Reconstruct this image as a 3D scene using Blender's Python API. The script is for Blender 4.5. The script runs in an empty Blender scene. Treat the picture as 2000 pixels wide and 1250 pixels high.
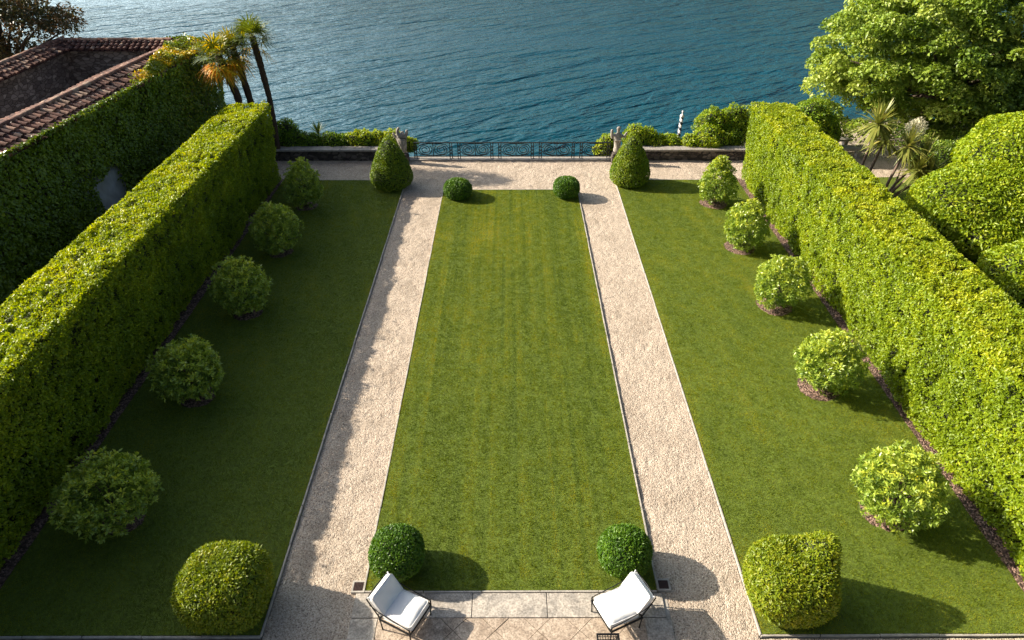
import bpy, bmesh, math, random
import numpy as np
from mathutils import Vector, Matrix

C = bpy.context.scene.collection
R = math.radians
SC = bpy.context.scene

# ------------------------------------------------------------------ helpers
def tag(o, label=None, cat=None, group=None, kind=None):
    if label: o['label'] = label
    if cat: o['category'] = cat
    if group: o['group'] = group
    if kind: o['kind'] = kind
    return o

def empty(name, loc=(0, 0, 0), rz=0.0):
    o = bpy.data.objects.new(name, None)
    C.objects.link(o)
    o.location = loc
    o.rotation_euler = (0, 0, rz)
    o.empty_display_size = 0.2
    return o

def link(name, me, mats, parent=None, loc=(0, 0, 0)):
    o = bpy.data.objects.new(name, me)
    C.objects.link(o)
    for m in (mats if isinstance(mats, (list, tuple)) else [mats]):
        me.materials.append(m)
    if parent is not None:
        o.parent = parent
    o.location = loc
    return o

def np_mesh(name, V, F, tint=None, smooth=False, mat_idx=None):
    """V (n,3), F (m,3) or (m,4)"""
    me = bpy.data.meshes.new(name)
    V = np.ascontiguousarray(V, dtype=np.float32)
    F = np.ascontiguousarray(F, dtype=np.int32)
    k = F.shape[1]
    me.vertices.add(len(V)); me.vertices.foreach_set('co', V.ravel())
    me.loops.add(F.size); me.loops.foreach_set('vertex_index', F.ravel())
    me.polygons.add(len(F))
    me.polygons.foreach_set('loop_start', np.arange(0, F.size, k, dtype=np.int32))
    if mat_idx is not None:
        me.polygons.foreach_set('material_index', np.ascontiguousarray(mat_idx, dtype=np.int32))
    me.update(calc_edges=True)
    if smooth:
        me.polygons.foreach_set('use_smooth', np.ones(len(F), dtype=bool))
    if tint is not None:
        a = me.attributes.new('tint', 'FLOAT', 'POINT')
        a.data.foreach_set('value', np.ascontiguousarray(tint, dtype=np.float32))
    me.validate()
    return me

class MB:
    """collects simple solids, builds ONE mesh"""
    def __init__(s): s.v = []; s.f = []; s.sm = []
    def add(s, vs, fs, smooth=False):
        b = len(s.v); s.v += [tuple(p) for p in vs]
        s.f += [tuple(i + b for i in f) for f in fs]; s.sm += [smooth] * len(fs)
    def box(s, c, d, rz=0.0, ry=0.0, rx=0.0, M=None):
        hx, hy, hz = d[0] / 2, d[1] / 2, d[2] / 2
        vs = [Vector((x, y, z)) for x in (-hx, hx) for y in (-hy, hy) for z in (-hz, hz)]
        m = Matrix.Rotation(rz, 3, 'Z') @ Matrix.Rotation(ry, 3, 'Y') @ Matrix.Rotation(rx, 3, 'X')
        vs = [m @ p + Vector(c) for p in vs]
        s.add(vs, [(0, 1, 3, 2), (4, 6, 7, 5), (0, 4, 5, 1), (2, 3, 7, 6), (0, 2, 6, 4), (1, 5, 7, 3)])
    def tube(s, pts, rad, n=8, cap=True, smooth=True):
        pts = [Vector(p) for p in pts]
        if not isinstance(rad, (list, tuple)): rad = [rad] * len(pts)
        rings = []; up = Vector((0.13, 0.21, 0.97))
        for i, p in enumerate(pts):
            t = (pts[min(i + 1, len(pts) - 1)] - pts[max(i - 1, 0)]).normalized()
            a = t.cross(up)
            if a.length < 1e-3: a = t.cross(Vector((1, 0, 0)))
            a.normalize(); b = t.cross(a)
            rings.append([p + (a * math.cos(2 * math.pi * k / n) + b * math.sin(2 * math.pi * k / n)) * rad[i] for k in range(n)])
        vs = [q for r_ in rings for q in r_]
        fs = []
        for i in range(len(pts) - 1):
            for k in range(n):
                fs.append((i * n + k, (i + 1) * n + k, (i + 1) * n + (k + 1) % n, i * n + (k + 1) % n))
        s.add(vs, fs, smooth)
        if cap:
            s.add(rings[0], [tuple(range(n))]); s.add(rings[-1], [tuple(reversed(range(n)))])
    def lathe(s, prof, c=(0, 0, 0), n=16, smooth=True):
        vs = [(c[0] + r_ * math.cos(2 * math.pi * k / n), c[1] + r_ * math.sin(2 * math.pi * k / n), c[2] + z) for r_, z in prof for k in range(n)]
        fs = [(i * n + k, i * n + (k + 1) % n, (i + 1) * n + (k + 1) % n, (i + 1) * n + k) for i in range(len(prof) - 1) for k in range(n)]
        s.add(vs, fs, smooth)
    def build(s, name, mat, parent=None, loc=(0, 0, 0), bevel=0.0):
        me = bpy.data.meshes.new(name)
        me.from_pydata(s.v, [], s.f)
        me.polygons.foreach_set('use_smooth', s.sm)
        me.update()
        bm = bmesh.new(); bm.from_mesh(me)
        if bevel:
            bmesh.ops.bevel(bm, geom=bm.edges[:], offset=bevel, segments=2, affect='EDGES', profile=0.5)
        bmesh.ops.recalc_face_normals(bm, faces=bm.faces[:])
        bm.to_mesh(me); bm.free()
        return link(name, me, mat, parent, loc)

def _h(ix, iy, iz, seed):
    n = (ix.astype(np.int64) * 374761393 + iy.astype(np.int64) * 668265263 + iz.astype(np.int64) * 1274126177 + seed * 974634757) & 0xffffffff
    n = ((n ^ (n >> 13)) * 1274126177) & 0xffffffff
    return ((n ^ (n >> 16)) & 0xffff) / 65535.0

def vnoise(P, scale=1.0, seed=0):
    P = np.asarray(P, dtype=np.float64) * scale
    I = np.floor(P); F = P - I; F = F * F * (3 - 2 * F)
    ix, iy, iz = I[:, 0], I[:, 1], I[:, 2]
    out = np.zeros(len(P))
    for a in (0, 1):
        for b in (0, 1):
            for c in (0, 1):
                w = (F[:, 0] if a else 1 - F[:, 0]) * (F[:, 1] if b else 1 - F[:, 1]) * (F[:, 2] if c else 1 - F[:, 2])
                out += w * _h(ix + a, iy + b, iz + c, seed)
    return out * 2 - 1

def fbm(P, scale, seed=0, oct=3):
    o = 0; a = 1; t = 0
    for k in range(oct):
        o = o + a * vnoise(P, scale * 2 ** k, seed + k * 17); t += a; a *= 0.5
    return o / t

def nrm(v): return v / np.maximum(np.linalg.norm(v, axis=1, keepdims=True), 1e-9)
def rdir(n, rng): return nrm(rng.normal(size=(n, 3)))

def leaves(P, N, L, W, rng, out=0.4, up=0.25, jit=0.8, fold=0.18, face=0.7, droop=0.0):
    """folded pointed leaves: (V, F) of 4 verts / 2 tris per leaf"""
    n = len(P)
    L = (L * rng.uniform(0.65, 1.3, n))[:, None]; W = (W * rng.uniform(0.7, 1.25, n))[:, None]
    d = nrm(out * N + np.array([0, 0, up]) + jit * rdir(n, rng))
    m = nrm(face * N + np.array([0, 0, 0.45 * face]) + (1 - face) * 1.3 * rdir(n, rng))
    s = nrm(np.cross(d, m)); m = np.cross(s, d)
    b = P - d * L * 0.35; t = P + d * L * 0.65 - np.array([0, 0, 1]) * droop * L
    mid = P + d * L * 0.05
    l = mid + s * W * 0.5 + m * W * fold; r = mid - s * W * 0.5 + m * W * fold
    V = np.stack([b, r, t, l], 1).reshape(-1, 3)
    k = np.arange(n)[:, None] * 4
    F = np.concatenate([k + np.array([[0, 1, 2]]), k + np.array([[0, 2, 3]])], 0)
    return V, F

def foliage_mesh(name, P, N, L, W, rng, tint, core=None, **kw):
    V, F = leaves(P, N, L, W, rng, **kw)
    T = np.repeat(tint, 4); mi = np.zeros(len(F), int)
    if core is not None:
        cv, cf = core
        F = np.concatenate([F, cf + len(V)], 0); V = np.concatenate([V, cv], 0)
        T = np.concatenate([T, np.zeros(len(cv))]); mi = np.concatenate([mi, np.ones(len(cf), int)])
    return np_mesh(name, V, F, T, mat_idx=mi)

def uv_ball(fn, nu=32, nv=18):
    """triangulated closed surface from fn(dirs)->points"""
    th = np.linspace(0, np.pi, nv + 1); ph = np.linspace(0, 2 * np.pi, nu, endpoint=False)
    T, Ph = np.meshgrid(th, ph, indexing='ij')
    D = np.stack([np.sin(T) * np.cos(Ph), np.sin(T) * np.sin(Ph), np.cos(T)], -1).reshape(-1, 3)
    V = fn(D); F = []
    for i in range(nv):
        for j in range(nu):
            a = i * nu + j; b = i * nu + (j + 1) % nu; c = (i + 1) * nu + (j + 1) % nu; d = (i + 1) * nu + j
            F += [(a, d, c), (a, c, b)]
    return V, np.array(F)

# ------------------------------------------------------------------ materials
def mat(name):
    m = bpy.data.materials.new(name); m.use_nodes = True
    nt = m.node_tree; nt.nodes.clear()
    out = nt.nodes.new('ShaderNodeOutputMaterial')
    return m, nt, out

def nd(nt, t, **kw):
    n = nt.nodes.new(t)
    for k, v in kw.items():
        if k in n.inputs.keys(): n.inputs[k].default_value = v
        else: setattr(n, k, v)
    return n

def ramp(nt, stops, fac=None):
    r_ = nt.nodes.new('ShaderNodeValToRGB'); e = r_.color_ramp.elements
    while len(e) < len(stops): e.new(0.5)
    for el, (p, c) in zip(e, stops): el.position = p; el.color = (*c, 1)
    if fac is not None: nt.links.new(fac, r_.inputs[0])
    return r_

def coords(nt, scale=(1, 1, 1), rot=(0, 0, 0)):
    tc = nd(nt, 'ShaderNodeTexCoord'); mp = nd(nt, 'ShaderNodeMapping')
    mp.inputs['Scale'].default_value = scale; mp.inputs['Rotation'].default_value = rot
    nt.links.new(tc.outputs['Object'], mp.inputs[0])
    return mp.outputs[0]

def leaf_mat(name, stops, rough=0.42, trans=0.3, tcol=1.5, spec=0.35):
    m, nt, out = mat(name); L = nt.links.new
    at = nd(nt, 'ShaderNodeAttribute', attribute_name='tint')
    cr = ramp(nt, stops, at.outputs['Fac'])
    p = nd(nt, 'ShaderNodeBsdfPrincipled', Roughness=rough)
    p.inputs['Specular IOR Level'].default_value = spec
    L(cr.outputs[0], p.inputs['Base Color'])
    tr = nd(nt, 'ShaderNodeBsdfTranslucent')
    hs = nd(nt, 'ShaderNodeHueSaturation', Hue=0.485, Saturation=1.1, Value=tcol)
    L(cr.outputs[0], hs.inputs['Color']); L(hs.outputs[0], tr.inputs[0])
    mx = nd(nt, 'ShaderNodeMixShader'); mx.inputs[0].default_value = trans
    L(p.outputs[0], mx.inputs[1]); L(tr.outputs[0], mx.inputs[2]); L(mx.outputs[0], out.inputs[0])
    return m

def solid(name, col, rough=0.7, metal=0.0, var=0.12, nscale=8.0, bump=0.0, bscale=40.0, dist=0.01):
    m, nt, out = mat(name); L = nt.links.new
    p = nd(nt, 'ShaderNodeBsdfPrincipled', Roughness=rough, Metallic=metal)
    co = coords(nt)
    n = nd(nt, 'ShaderNodeTexNoise', Scale=nscale, Detail=5.0); L(co, n.inputs['Vector'])
    c0 = tuple(max(0, x * (1 - var)) for x in col); c1 = tuple(x * (1 + var) for x in col)
    cr = ramp(nt, [(0.3, c0), (0.7, c1)], n.outputs['Fac']); L(cr.outputs[0], p.inputs['Base Color'])
    if bump:
        n2 = nd(nt, 'ShaderNodeTexNoise', Scale=bscale, Detail=4.0); L(co, n2.inputs['Vector'])
        b = nd(nt, 'ShaderNodeBump', Strength=bump, Distance=dist); L(n2.outputs['Fac'], b.inputs['Height'])
        L(b.outputs[0], p.inputs['Normal'])
    L(p.outputs[0], out.inputs[0])
    return m

M = {}
M['hedge'] = leaf_mat('hedge_leaf', [(0.0, (0.065, 0.115, 0.006)), (0.45, (0.225, 0.315, 0.012)), (0.8, (0.44, 0.475, 0.018)), (1.0, (0.60, 0.55, 0.035))], trans=0.34)
M['ivy'] = leaf_mat('ivy_leaf', [(0.0, (0.085, 0.14, 0.010)), (0.5, (0.19, 0.28, 0.018)), (0.8, (0.38, 0.42, 0.02)), (1.0, (0.75, 0.52, 0.03))], rough=0.36, trans=0.2, spec=0.5)
M['shrub'] = leaf_mat('shrub_leaf', [(0.0, (0.115, 0.21, 0.03)), (0.5, (0.29, 0.395, 0.055)), (0.85, (0.50, 0.55, 0.06)), (1.0, (0.64, 0.62, 0.08))], rough=0.33, trans=0.26, spec=0.6)
M['box'] = leaf_mat('box_leaf', [(0.0, (0.025, 0.075, 0.005)), (0.5, (0.080, 0.180, 0.010)), (1.0, (0.18, 0.30, 0.016))], trans=0.26)
M['yew'] = leaf_mat('yew_leaf', [(0.0, (0.05, 0.105, 0.005)), (0.5, (0.15, 0.235, 0.010)), (1.0, (0.32, 0.36, 0.014))], trans=0.25)
M['round'] = leaf_mat('clipped_bush_leaf', [(0.0, (0.07, 0.12, 0.006)), (0.5, (0.20, 0.27, 0.011)), (1.0, (0.40, 0.38, 0.02))], trans=0.3)
M['broad'] = leaf_mat('broad_leaf', [(0.0, (0.075, 0.14, 0.018)), (0.5, (0.21, 0.31, 0.035)), (1.0, (0.42, 0.49, 0.09))], rough=0.4, trans=0.28)
M['autumn'] = leaf_mat('autumn_leaf', [(0.0, (0.035, 0.045, 0.014)), (0.5, (0.10, 0.085, 0.028)), (0.8, (0.24, 0.13, 0.045)), (1.0, (0.46, 0.20, 0.05))], trans=0.3)
M['mound'] = leaf_mat('mound_leaf', [(0.0, (0.075, 0.145, 0.007)), (0.5, (0.25, 0.35, 0.014)), (1.0, (0.50, 0.52, 0.025))], trans=0.3)
M['waterside'] = leaf_mat('waterside_leaf', [(0.0, (0.05, 0.115, 0.009)), (0.5, (0.18, 0.30, 0.014)), (1.0, (0.48, 0.50, 0.02))], trans=0.32)
M['palm'] = leaf_mat('palm_leaf', [(0.0, (0.05, 0.09, 0.014)), (0.5, (0.15, 0.19, 0.022)), (0.8, (0.48, 0.38, 0.02)), (1.0, (0.80, 0.36, 0.02))], trans=0.35)
M['sword'] = leaf_mat('sword_leaf', [(0.0, (0.08, 0.13, 0.02)), (0.6, (0.26, 0.28, 0.06)), (1.0, (0.58, 0.48, 0.15))], trans=0.28)
M['flower'] = leaf_mat('panicle', [(0.0, (0.55, 0.52, 0.36)), (1.0, (0.75, 0.70, 0.50))], trans=0.3)
M['grass'] = leaf_mat('grass_blade', [(0.0, (0.050, 0.092, 0.007)), (0.45, (0.150, 0.205, 0.010)), (0.75, (0.285, 0.30, 0.013)), (1.0, (0.46, 0.39, 0.03))], rough=0.5, trans=0.30, spec=0.2)
M['dark_core'] = solid('shade_core', (0.020, 0.026, 0.010), 0.9, var=0.3)  # solid foliage core, near black in place of the shade inside
M['bark'] = solid('bark', (0.085, 0.060, 0.042), 0.9, var=0.35, nscale=14, bump=0.6, bscale=30)
M['palm_bark'] = solid('palm_bark', (0.060, 0.036, 0.024), 0.95, var=0.4, nscale=22, bump=0.9, bscale=45, dist=0.03)
M['pale_bark'] = solid('pale_bark', (0.16, 0.11, 0.085), 0.9, var=0.35, nscale=20, bump=0.5, bscale=50)
M['iron'] = solid('black_iron', (0.012, 0.014, 0.016), 0.45, metal=0.6, var=0.2)
M['green_iron'] = solid('rail_iron', (0.010, 0.014, 0.013), 0.6, metal=0.0, var=0.25)
M['cushion'] = solid('white_canvas', (0.80, 0.79, 0.77), 0.85, var=0.05, nscale=5, bump=0.35, bscale=9, dist=0.02)
M['kerb'] = solid('kerb_stone', (0.38, 0.345, 0.30), 0.8, var=0.25, nscale=6, bump=0.3)
M['soil'] = solid('garden_soil', (0.045, 0.034, 0.022), 0.95, var=0.4, nscale=9, bump=0.6, bscale=25)
M['turf'] = solid('turf_base', (0.10, 0.14, 0.012), 0.95, var=0.3, nscale=12, bump=0.8, bscale=60)
M['render'] = solid('grey_render', (0.62, 0.62, 0.64), 0.9, var=0.2, nscale=3, bump=0.2)
M['rust'] = solid('rusty_cover', (0.050, 0.022, 0.016), 0.7, var=0.4, nscale=30, bump=0.3)
M['statue'] = solid('weathered_stone', (0.29, 0.26, 0.23), 0.9, var=0.5, nscale=7, bump=0.5, bscale=22)
M['plinth'] = solid('dark_stone', (0.075, 0.062, 0.052), 0.95, var=0.5, nscale=9, bump=0.6, bscale=24)  # plinth stone, much darker than the figure above
M['slab'] = solid('bench_stone', (0.30, 0.27, 0.24), 0.85, var=0.25, nscale=8, bump=0.3)
M['mountain'] = solid('wooded_mountain', (0.030, 0.050, 0.042), 1.0, var=0.4, nscale=0.02)

def gravel_mat():
    m, nt, out = mat('gravel'); L = nt.links.new
    co = coords(nt)
    v = nd(nt, 'ShaderNodeTexVoronoi', Scale=54.0); L(co, v.inputs['Vector'])
    v2 = nd(nt, 'ShaderNodeTexVoronoi', Scale=17.0); L(co, v2.inputs['Vector'])
    sep = nd(nt, 'ShaderNodeSeparateColor'); L(v.outputs['Color'], sep.inputs[0])
    cr = ramp(nt, [(0.0, (0.13, 0.10, 0.08)), (0.10, (0.32, 0.25, 0.195)), (0.4, (0.47, 0.38, 0.30)), (0.75, (0.545, 0.45, 0.36)), (1.0, (0.66, 0.575, 0.48))], sep.outputs[0])
    n = nd(nt, 'ShaderNodeTexNoise', Scale=1.1, Detail=4.0); L(co, n.inputs['Vector'])
    cr2 = ramp(nt, [(0.28, (0.80, 0.78, 0.75)), (0.5, (0.98, 0.97, 0.95)), (0.72, (1.08, 1.06, 1.04))], n.outputs['Fac'])
    mx = nd(nt, 'ShaderNodeMix', data_type='RGBA', blend_type='MULTIPLY'); mx.inputs[0].default_value = 1.0
    L(cr.outputs[0], mx.inputs[6]); L(cr2.outputs[0], mx.inputs[7])
    p = nd(nt, 'ShaderNodeBsdfPrincipled', Roughness=0.85); p.inputs['Specular IOR Level'].default_value = 0.2
    L(mx.outputs[2], p.inputs['Base Color'])
    ad = nd(nt, 'ShaderNodeMath', operation='ADD'); L(v.outputs['Distance'], ad.inputs[0]); L(v2.outputs['Distance'], ad.inputs[1])
    b = nd(nt, 'ShaderNodeBump', Strength=0.75, Distance=0.022, invert=True); L(ad.outputs[0], b.inputs['Height'])
    L(b.outputs[0], p.inputs['Normal']); L(p.outputs[0], out.inputs[0])
    return m
M['gravel'] = gravel_mat()

def mulch_mat():
    m, nt, out = mat('bark_mulch'); L = nt.links.new
    co = coords(nt)
    v = nd(nt, 'ShaderNodeTexVoronoi', Scale=26.0); L(co, v.inputs['Vector'])
    sep = nd(nt, 'ShaderNodeSeparateColor'); L(v.outputs['Color'], sep.inputs[0])
    cr = ramp(nt, [(0.0, (0.035, 0.020, 0.014)), (0.5, (0.115, 0.065, 0.045)), (1.0, (0.33, 0.21, 0.16))], sep.outputs[0])
    p = nd(nt, 'ShaderNodeBsdfPrincipled', Roughness=0.9); L(cr.outputs[0], p.inputs['Base Color'])
    b = nd(nt, 'ShaderNodeBump', Strength=0.9, Distance=0.03, invert=True); L(v.outputs['Distance'], b.inputs['Height'])
    L(b.outputs[0], p.inputs['Normal']); L(p.outputs[0], out.inputs[0])
    return m
M['mulch'] = mulch_mat()

def paving_mat(name, c0, c1, rough_mix=0.8, fine=38.0, lo=0.55):
    m, nt, out = mat(name); L = nt.links.new
    co = coords(nt)
    n = nd(nt, 'ShaderNodeTexNoise', Scale=3.2, Detail=9.0, Roughness=0.68, Distortion=0.9); L(co, n.inputs['Vector'])
    n2 = nd(nt, 'ShaderNodeTexNoise', Scale=fine, Detail=6.0, Roughness=0.7); L(co, n2.inputs['Vector'])
    cr = ramp(nt, [(0.30, c0), (0.5, tuple((a + b) / 2 for a, b in zip(c0, c1))), (0.68, c1)], n.outputs['Fac'])
    cr2 = ramp(nt, [(0.36, (lo, lo * .95, lo * .9)), (0.6, (1.08, 1.06, 1.03))], n2.outputs['Fac'])
    mx = nd(nt, 'ShaderNodeMix', data_type='RGBA', blend_type='MULTIPLY'); mx.inputs[0].default_value = rough_mix
    L(cr.outputs[0], mx.inputs[6]); L(cr2.outputs[0], mx.inputs[7])
    p = nd(nt, 'ShaderNodeBsdfPrincipled', Roughness=0.8); L(mx.outputs[2], p.inputs['Base Color'])
    b = nd(nt, 'ShaderNodeBump', Strength=0.5, Distance=0.012); L(n2.outputs['Fac'], b.inputs['Height'])
    L(b.outputs[0], p.inputs['Normal']); L(p.outputs[0], out.inputs[0])
    return m
M['pave_a'] = paving_mat('paving_slab_grey', (0.24, 0.225, 0.205), (0.66, 0.59, 0.51), 0.95, 26.0, 0.5)
M['pave_b'] = paving_mat('paving_slab_sandy', (0.30, 0.225, 0.165), (0.64, 0.53, 0.425), 1.0, 30.0, 0.42)

def rubble_mat(name, cols, scale=3.4, flat=2.2):
    m, nt, out = mat(name); L = nt.links.new
    co = coords(nt, (scale, scale, scale * flat))
    v = nd(nt, 'ShaderNodeTexVoronoi', Scale=1.0); L(co, v.inputs['Vector'])
    e = nd(nt, 'ShaderNodeTexVoronoi', Scale=1.0, feature='DISTANCE_TO_EDGE'); L(co, e.inputs['Vector'])
    sep = nd(nt, 'ShaderNodeSeparateColor'); L(v.outputs['Color'], sep.inputs[0])
    cr = ramp(nt, [(0.0, cols[0]), (0.6, cols[1]), (1.0, cols[2])], sep.outputs[0])
    er = ramp(nt, [(0.0, (0.35, 0.33, 0.31)), (0.09, (1, 1, 1))], e.outputs['Distance'])
    mx = nd(nt, 'ShaderNodeMix', data_type='RGBA', blend_type='MULTIPLY'); mx.inputs[0].default_value = 1.0
    L(cr.outputs[0], mx.inputs[6]); L(er.outputs[0], mx.inputs[7])
    p = nd(nt, 'ShaderNodeBsdfPrincipled', Roughness=0.9); L(mx.outputs[2], p.inputs['Base Color'])
    b = nd(nt, 'ShaderNodeBump', Strength=0.8, Distance=0.05); L(er.outputs[0], b.inputs['Height'])
    L(b.outputs[0], p.inputs['Normal']); L(p.outputs[0], out.inputs[0])
    return m
M['rubble'] = rubble_mat('rubble_wall', [(0.13, 0.11, 0.10), (0.24, 0.205, 0.185), (0.36, 0.32, 0.29)])
M['drywall'] = rubble_mat('dark_drystone', [(0.035, 0.028, 0.025), (0.075, 0.06, 0.052), (0.17, 0.14, 0.12)], 4.5, 1.7)

def tile_mat():
    m, nt, out = mat('roof_tile'); L = nt.links.new
    at = nd(nt, 'ShaderNodeAttribute', attribute_name='tint')
    cr = ramp(nt, [(0.0, (0.060, 0.028, 0.024)), (0.5, (0.155, 0.066, 0.048)), (0.85, (0.29, 0.15, 0.105)), (1.0, (0.42, 0.29, 0.21))], at.outputs['Fac'])
    co = coords(nt); n = nd(nt, 'ShaderNodeTexNoise', Scale=7.0, Detail=6.0); L(co, n.inputs['Vector'])
    cr2 = ramp(nt, [(0.35, (0.45, 0.42, 0.40)), (0.65, (1.1, 1.1, 1.1))], n.outputs['Fac'])
    mx = nd(nt, 'ShaderNodeMix', data_type='RGBA', blend_type='MULTIPLY'); mx.inputs[0].default_value = 1.0
    L(cr.outputs[0], mx.inputs[6]); L(cr2.outputs[0], mx.inputs[7])
    p = nd(nt, 'ShaderNodeBsdfPrincipled', Roughness=0.9); L(mx.outputs[2], p.inputs['Base Color'])
    L(p.outputs[0], out.inputs[0])
    return m
M['tile'] = tile_mat()

def stripe_mat():
    m, nt, out = mat('spiral_stripes'); L = nt.links.new
    tc = nd(nt, 'ShaderNodeTexCoord'); sx = nd(nt, 'ShaderNodeSeparateXYZ'); L(tc.outputs['Object'], sx.inputs[0])
    a = nd(nt, 'ShaderNodeMath', operation='ARCTAN2'); L(sx.outputs[1], a.inputs[0]); L(sx.outputs[0], a.inputs[1])
    z = nd(nt, 'ShaderNodeMath', operation='MULTIPLY'); L(sx.outputs[2], z.inputs[0]); z.inputs[1].default_value = 21.0
    s = nd(nt, 'ShaderNodeMath', operation='ADD'); L(a.outputs[0], s.inputs[0]); L(z.outputs[0], s.inputs[1])
    sn = nd(nt, 'ShaderNodeMath', operation='SINE'); L(s.outputs[0], sn.inputs[0])
    g = nd(nt, 'ShaderNodeMath', operation='GREATER_THAN'); L(sn.outputs[0], g.inputs[0]); g.inputs[1].default_value = 0.0
    cr = ramp(nt, [(0.4, (0.012, 0.013, 0.018)), (0.6, (0.78, 0.75, 0.73))], g.outputs[0])
    p = nd(nt, 'ShaderNodeBsdfPrincipled', Roughness=0.5); L(cr.outputs[0], p.inputs['Base Color']); L(p.outputs[0], out.inputs[0])
    return m
M['stripes'] = stripe_mat()
M['white_paint'] = solid('white_paint', (0.78, 0.74, 0.74), 0.5, var=0.05)

def water_mat():
    m, nt, out = mat('lake_water'); L = nt.links.new
    p = nd(nt, 'ShaderNodeBsdfPrincipled', Roughness=0.06, IOR=1.333)
    p.inputs['Base Color'].default_value = (0.002, 0.056, 0.084, 1)
    # wind waves: long crests running obliquely, finer chop on top; calmer and rougher patches
    def wave_co(th, su, sv):
        r0 = coords(nt, (1, 1, 1), (0, 0, R(-th)))
        mp = nd(nt, 'ShaderNodeMapping'); mp.inputs['Scale'].default_value = (su, sv, 1); L(r0, mp.inputs[0]); return mp.outputs[0]
    c1 = wave_co(30, 0.13, 0.50); c2 = wave_co(38, 0.45, 1.35); c3 = wave_co(15, 1.8, 4.0); c4 = wave_co(12, 0.018, 0.06)
    n1 = nd(nt, 'ShaderNodeTexNoise', Scale=1.0, Detail=3.0, Distortion=0.5); L(c1, n1.inputs['Vector'])
    n2 = nd(nt, 'ShaderNodeTexNoise', Scale=1.0, Detail=3.0, Distortion=0.4); L(c2, n2.inputs['Vector'])
    n3 = nd(nt, 'ShaderNodeTexNoise', Scale=1.0, Detail=2.0); L(c3, n3.inputs['Vector'])
    n4 = nd(nt, 'ShaderNodeTexNoise', Scale=1.0, Detail=3.0); L(c4, n4.inputs['Vector'])
    pr = nd(nt, 'ShaderNodeMapRange'); L(n4.outputs['Fac'], pr.inputs[0])
    pr.inputs[1].default_value = 0.3; pr.inputs[2].default_value = 0.7; pr.inputs[3].default_value = 0.30; pr.inputs[4].default_value = 1.30
    b1 = nd(nt, 'ShaderNodeBump', Distance=1.0); L(n1.outputs['Fac'], b1.inputs['Height']); L(pr.outputs[0], b1.inputs['Strength'])
    b2 = nd(nt, 'ShaderNodeBump', Distance=0.42); L(n2.outputs['Fac'], b2.inputs['Height']); L(pr.outputs[0], b2.inputs['Strength']); L(b1.outputs[0], b2.inputs['Normal'])
    b3 = nd(nt, 'ShaderNodeBump', Distance=0.10, Strength=0.8); L(n3.outputs['Fac'], b3.inputs['Height']); L(b2.outputs[0], b3.inputs['Normal'])
    L(b3.outputs[0], p.inputs['Normal']); L(p.outputs[0], out.inputs[0])
    return m
M['water'] = water_mat()

# ------------------------------------------------------------------ light, sky, camera
SUN_EL, SUN_AZ = 29.4, -76.5        # azimuth measured from +Y towards +X
az, el = R(SUN_AZ), R(SUN_EL)
to_sun = Vector((math.sin(az) * math.cos(el), math.cos(az) * math.cos(el), math.sin(el)))
sun = bpy.data.lights.new('sun', 'SUN'); sun.energy = 5.0; sun.angle = R(0.5); sun.color = (1.0, 0.90, 0.74)
so = bpy.data.objects.new('sun', sun); C.objects.link(so)
so.rotation_euler = to_sun.to_track_quat('Z', 'Y').to_euler(); so.location = (-40, 20, 40)
w = bpy.data.worlds.new('World'); SC.world = w; w.use_nodes = True
nt = w.node_tree; bg = nt.nodes['Background']
sky = nt.nodes.new('ShaderNodeTexSky'); sky.sky_type = 'NISHITA'; sky.sun_disc = False
sky.sun_elevation = el; sky.sun_rotation = az; sky.altitude = 0; sky.dust_density = 4.0
wtc = nt.nodes.new('ShaderNodeTexCoord')
def added_sky_glow(az_, el_, powr, gain, nscale, lo, hi):  # unseen bright sky patch, added to brighten the lake's left reflections
    d = (math.sin(R(az_)) * math.cos(R(el_)), math.cos(R(az_)) * math.cos(R(el_)), math.sin(R(el_)))
    dp = nt.nodes.new('ShaderNodeVectorMath'); dp.operation = 'DOT_PRODUCT'; dp.inputs[1].default_value = d
    nt.links.new(wtc.outputs['Generated'], dp.inputs[0])
    mxm = nt.nodes.new('ShaderNodeMath'); mxm.operation = 'MAXIMUM'; mxm.inputs[1].default_value = 0.0; nt.links.new(dp.outputs['Value'], mxm.inputs[0])
    pw = nt.nodes.new('ShaderNodeMath'); pw.operation = 'POWER'; pw.inputs[1].default_value = powr; nt.links.new(mxm.outputs[0], pw.inputs[0])
    n = nt.nodes.new('ShaderNodeTexNoise'); n.inputs['Scale'].default_value = nscale; n.inputs['Detail'].default_value = 5.0
    nt.links.new(wtc.outputs['Generated'], n.inputs['Vector'])
    mr = nt.nodes.new('ShaderNodeMapRange'); mr.inputs[1].default_value = lo; mr.inputs[2].default_value = hi; nt.links.new(n.outputs['Fac'], mr.inputs[0])
    mu = nt.nodes.new('ShaderNodeMath'); mu.operation = 'MULTIPLY'; nt.links.new(pw.outputs[0], mu.inputs[0]); nt.links.new(mr.outputs[0], mu.inputs[1])
    g = nt.nodes.new('ShaderNodeMath'); g.operation = 'MULTIPLY'; g.inputs[1].default_value = gain; nt.links.new(mu.outputs[0], g.inputs[0])
    return g.outputs[0]
glow = added_sky_glow(-47, 15, 10.0, 55.0, 2.4, 0.22, 0.62)
vm = nt.nodes.new('ShaderNodeVectorMath'); vm.operation = 'SCALE'; vm.inputs[0].default_value = (0.74, 0.92, 1.0); nt.links.new(glow, vm.inputs['Scale'])
va = nt.nodes.new('ShaderNodeVectorMath'); va.operation = 'ADD'; nt.links.new(sky.outputs[0], va.inputs[0]); nt.links.new(vm.outputs[0], va.inputs[1])
nt.links.new(va.outputs[0], bg.inputs[0]); bg.inputs[1].default_value = 0.060
cam = bpy.data.cameras.new('camera'); cam.lens = 24.0; cam.sensor_width = 36.0; cam.clip_end = 8000; cam.clip_start = 0.1
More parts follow.
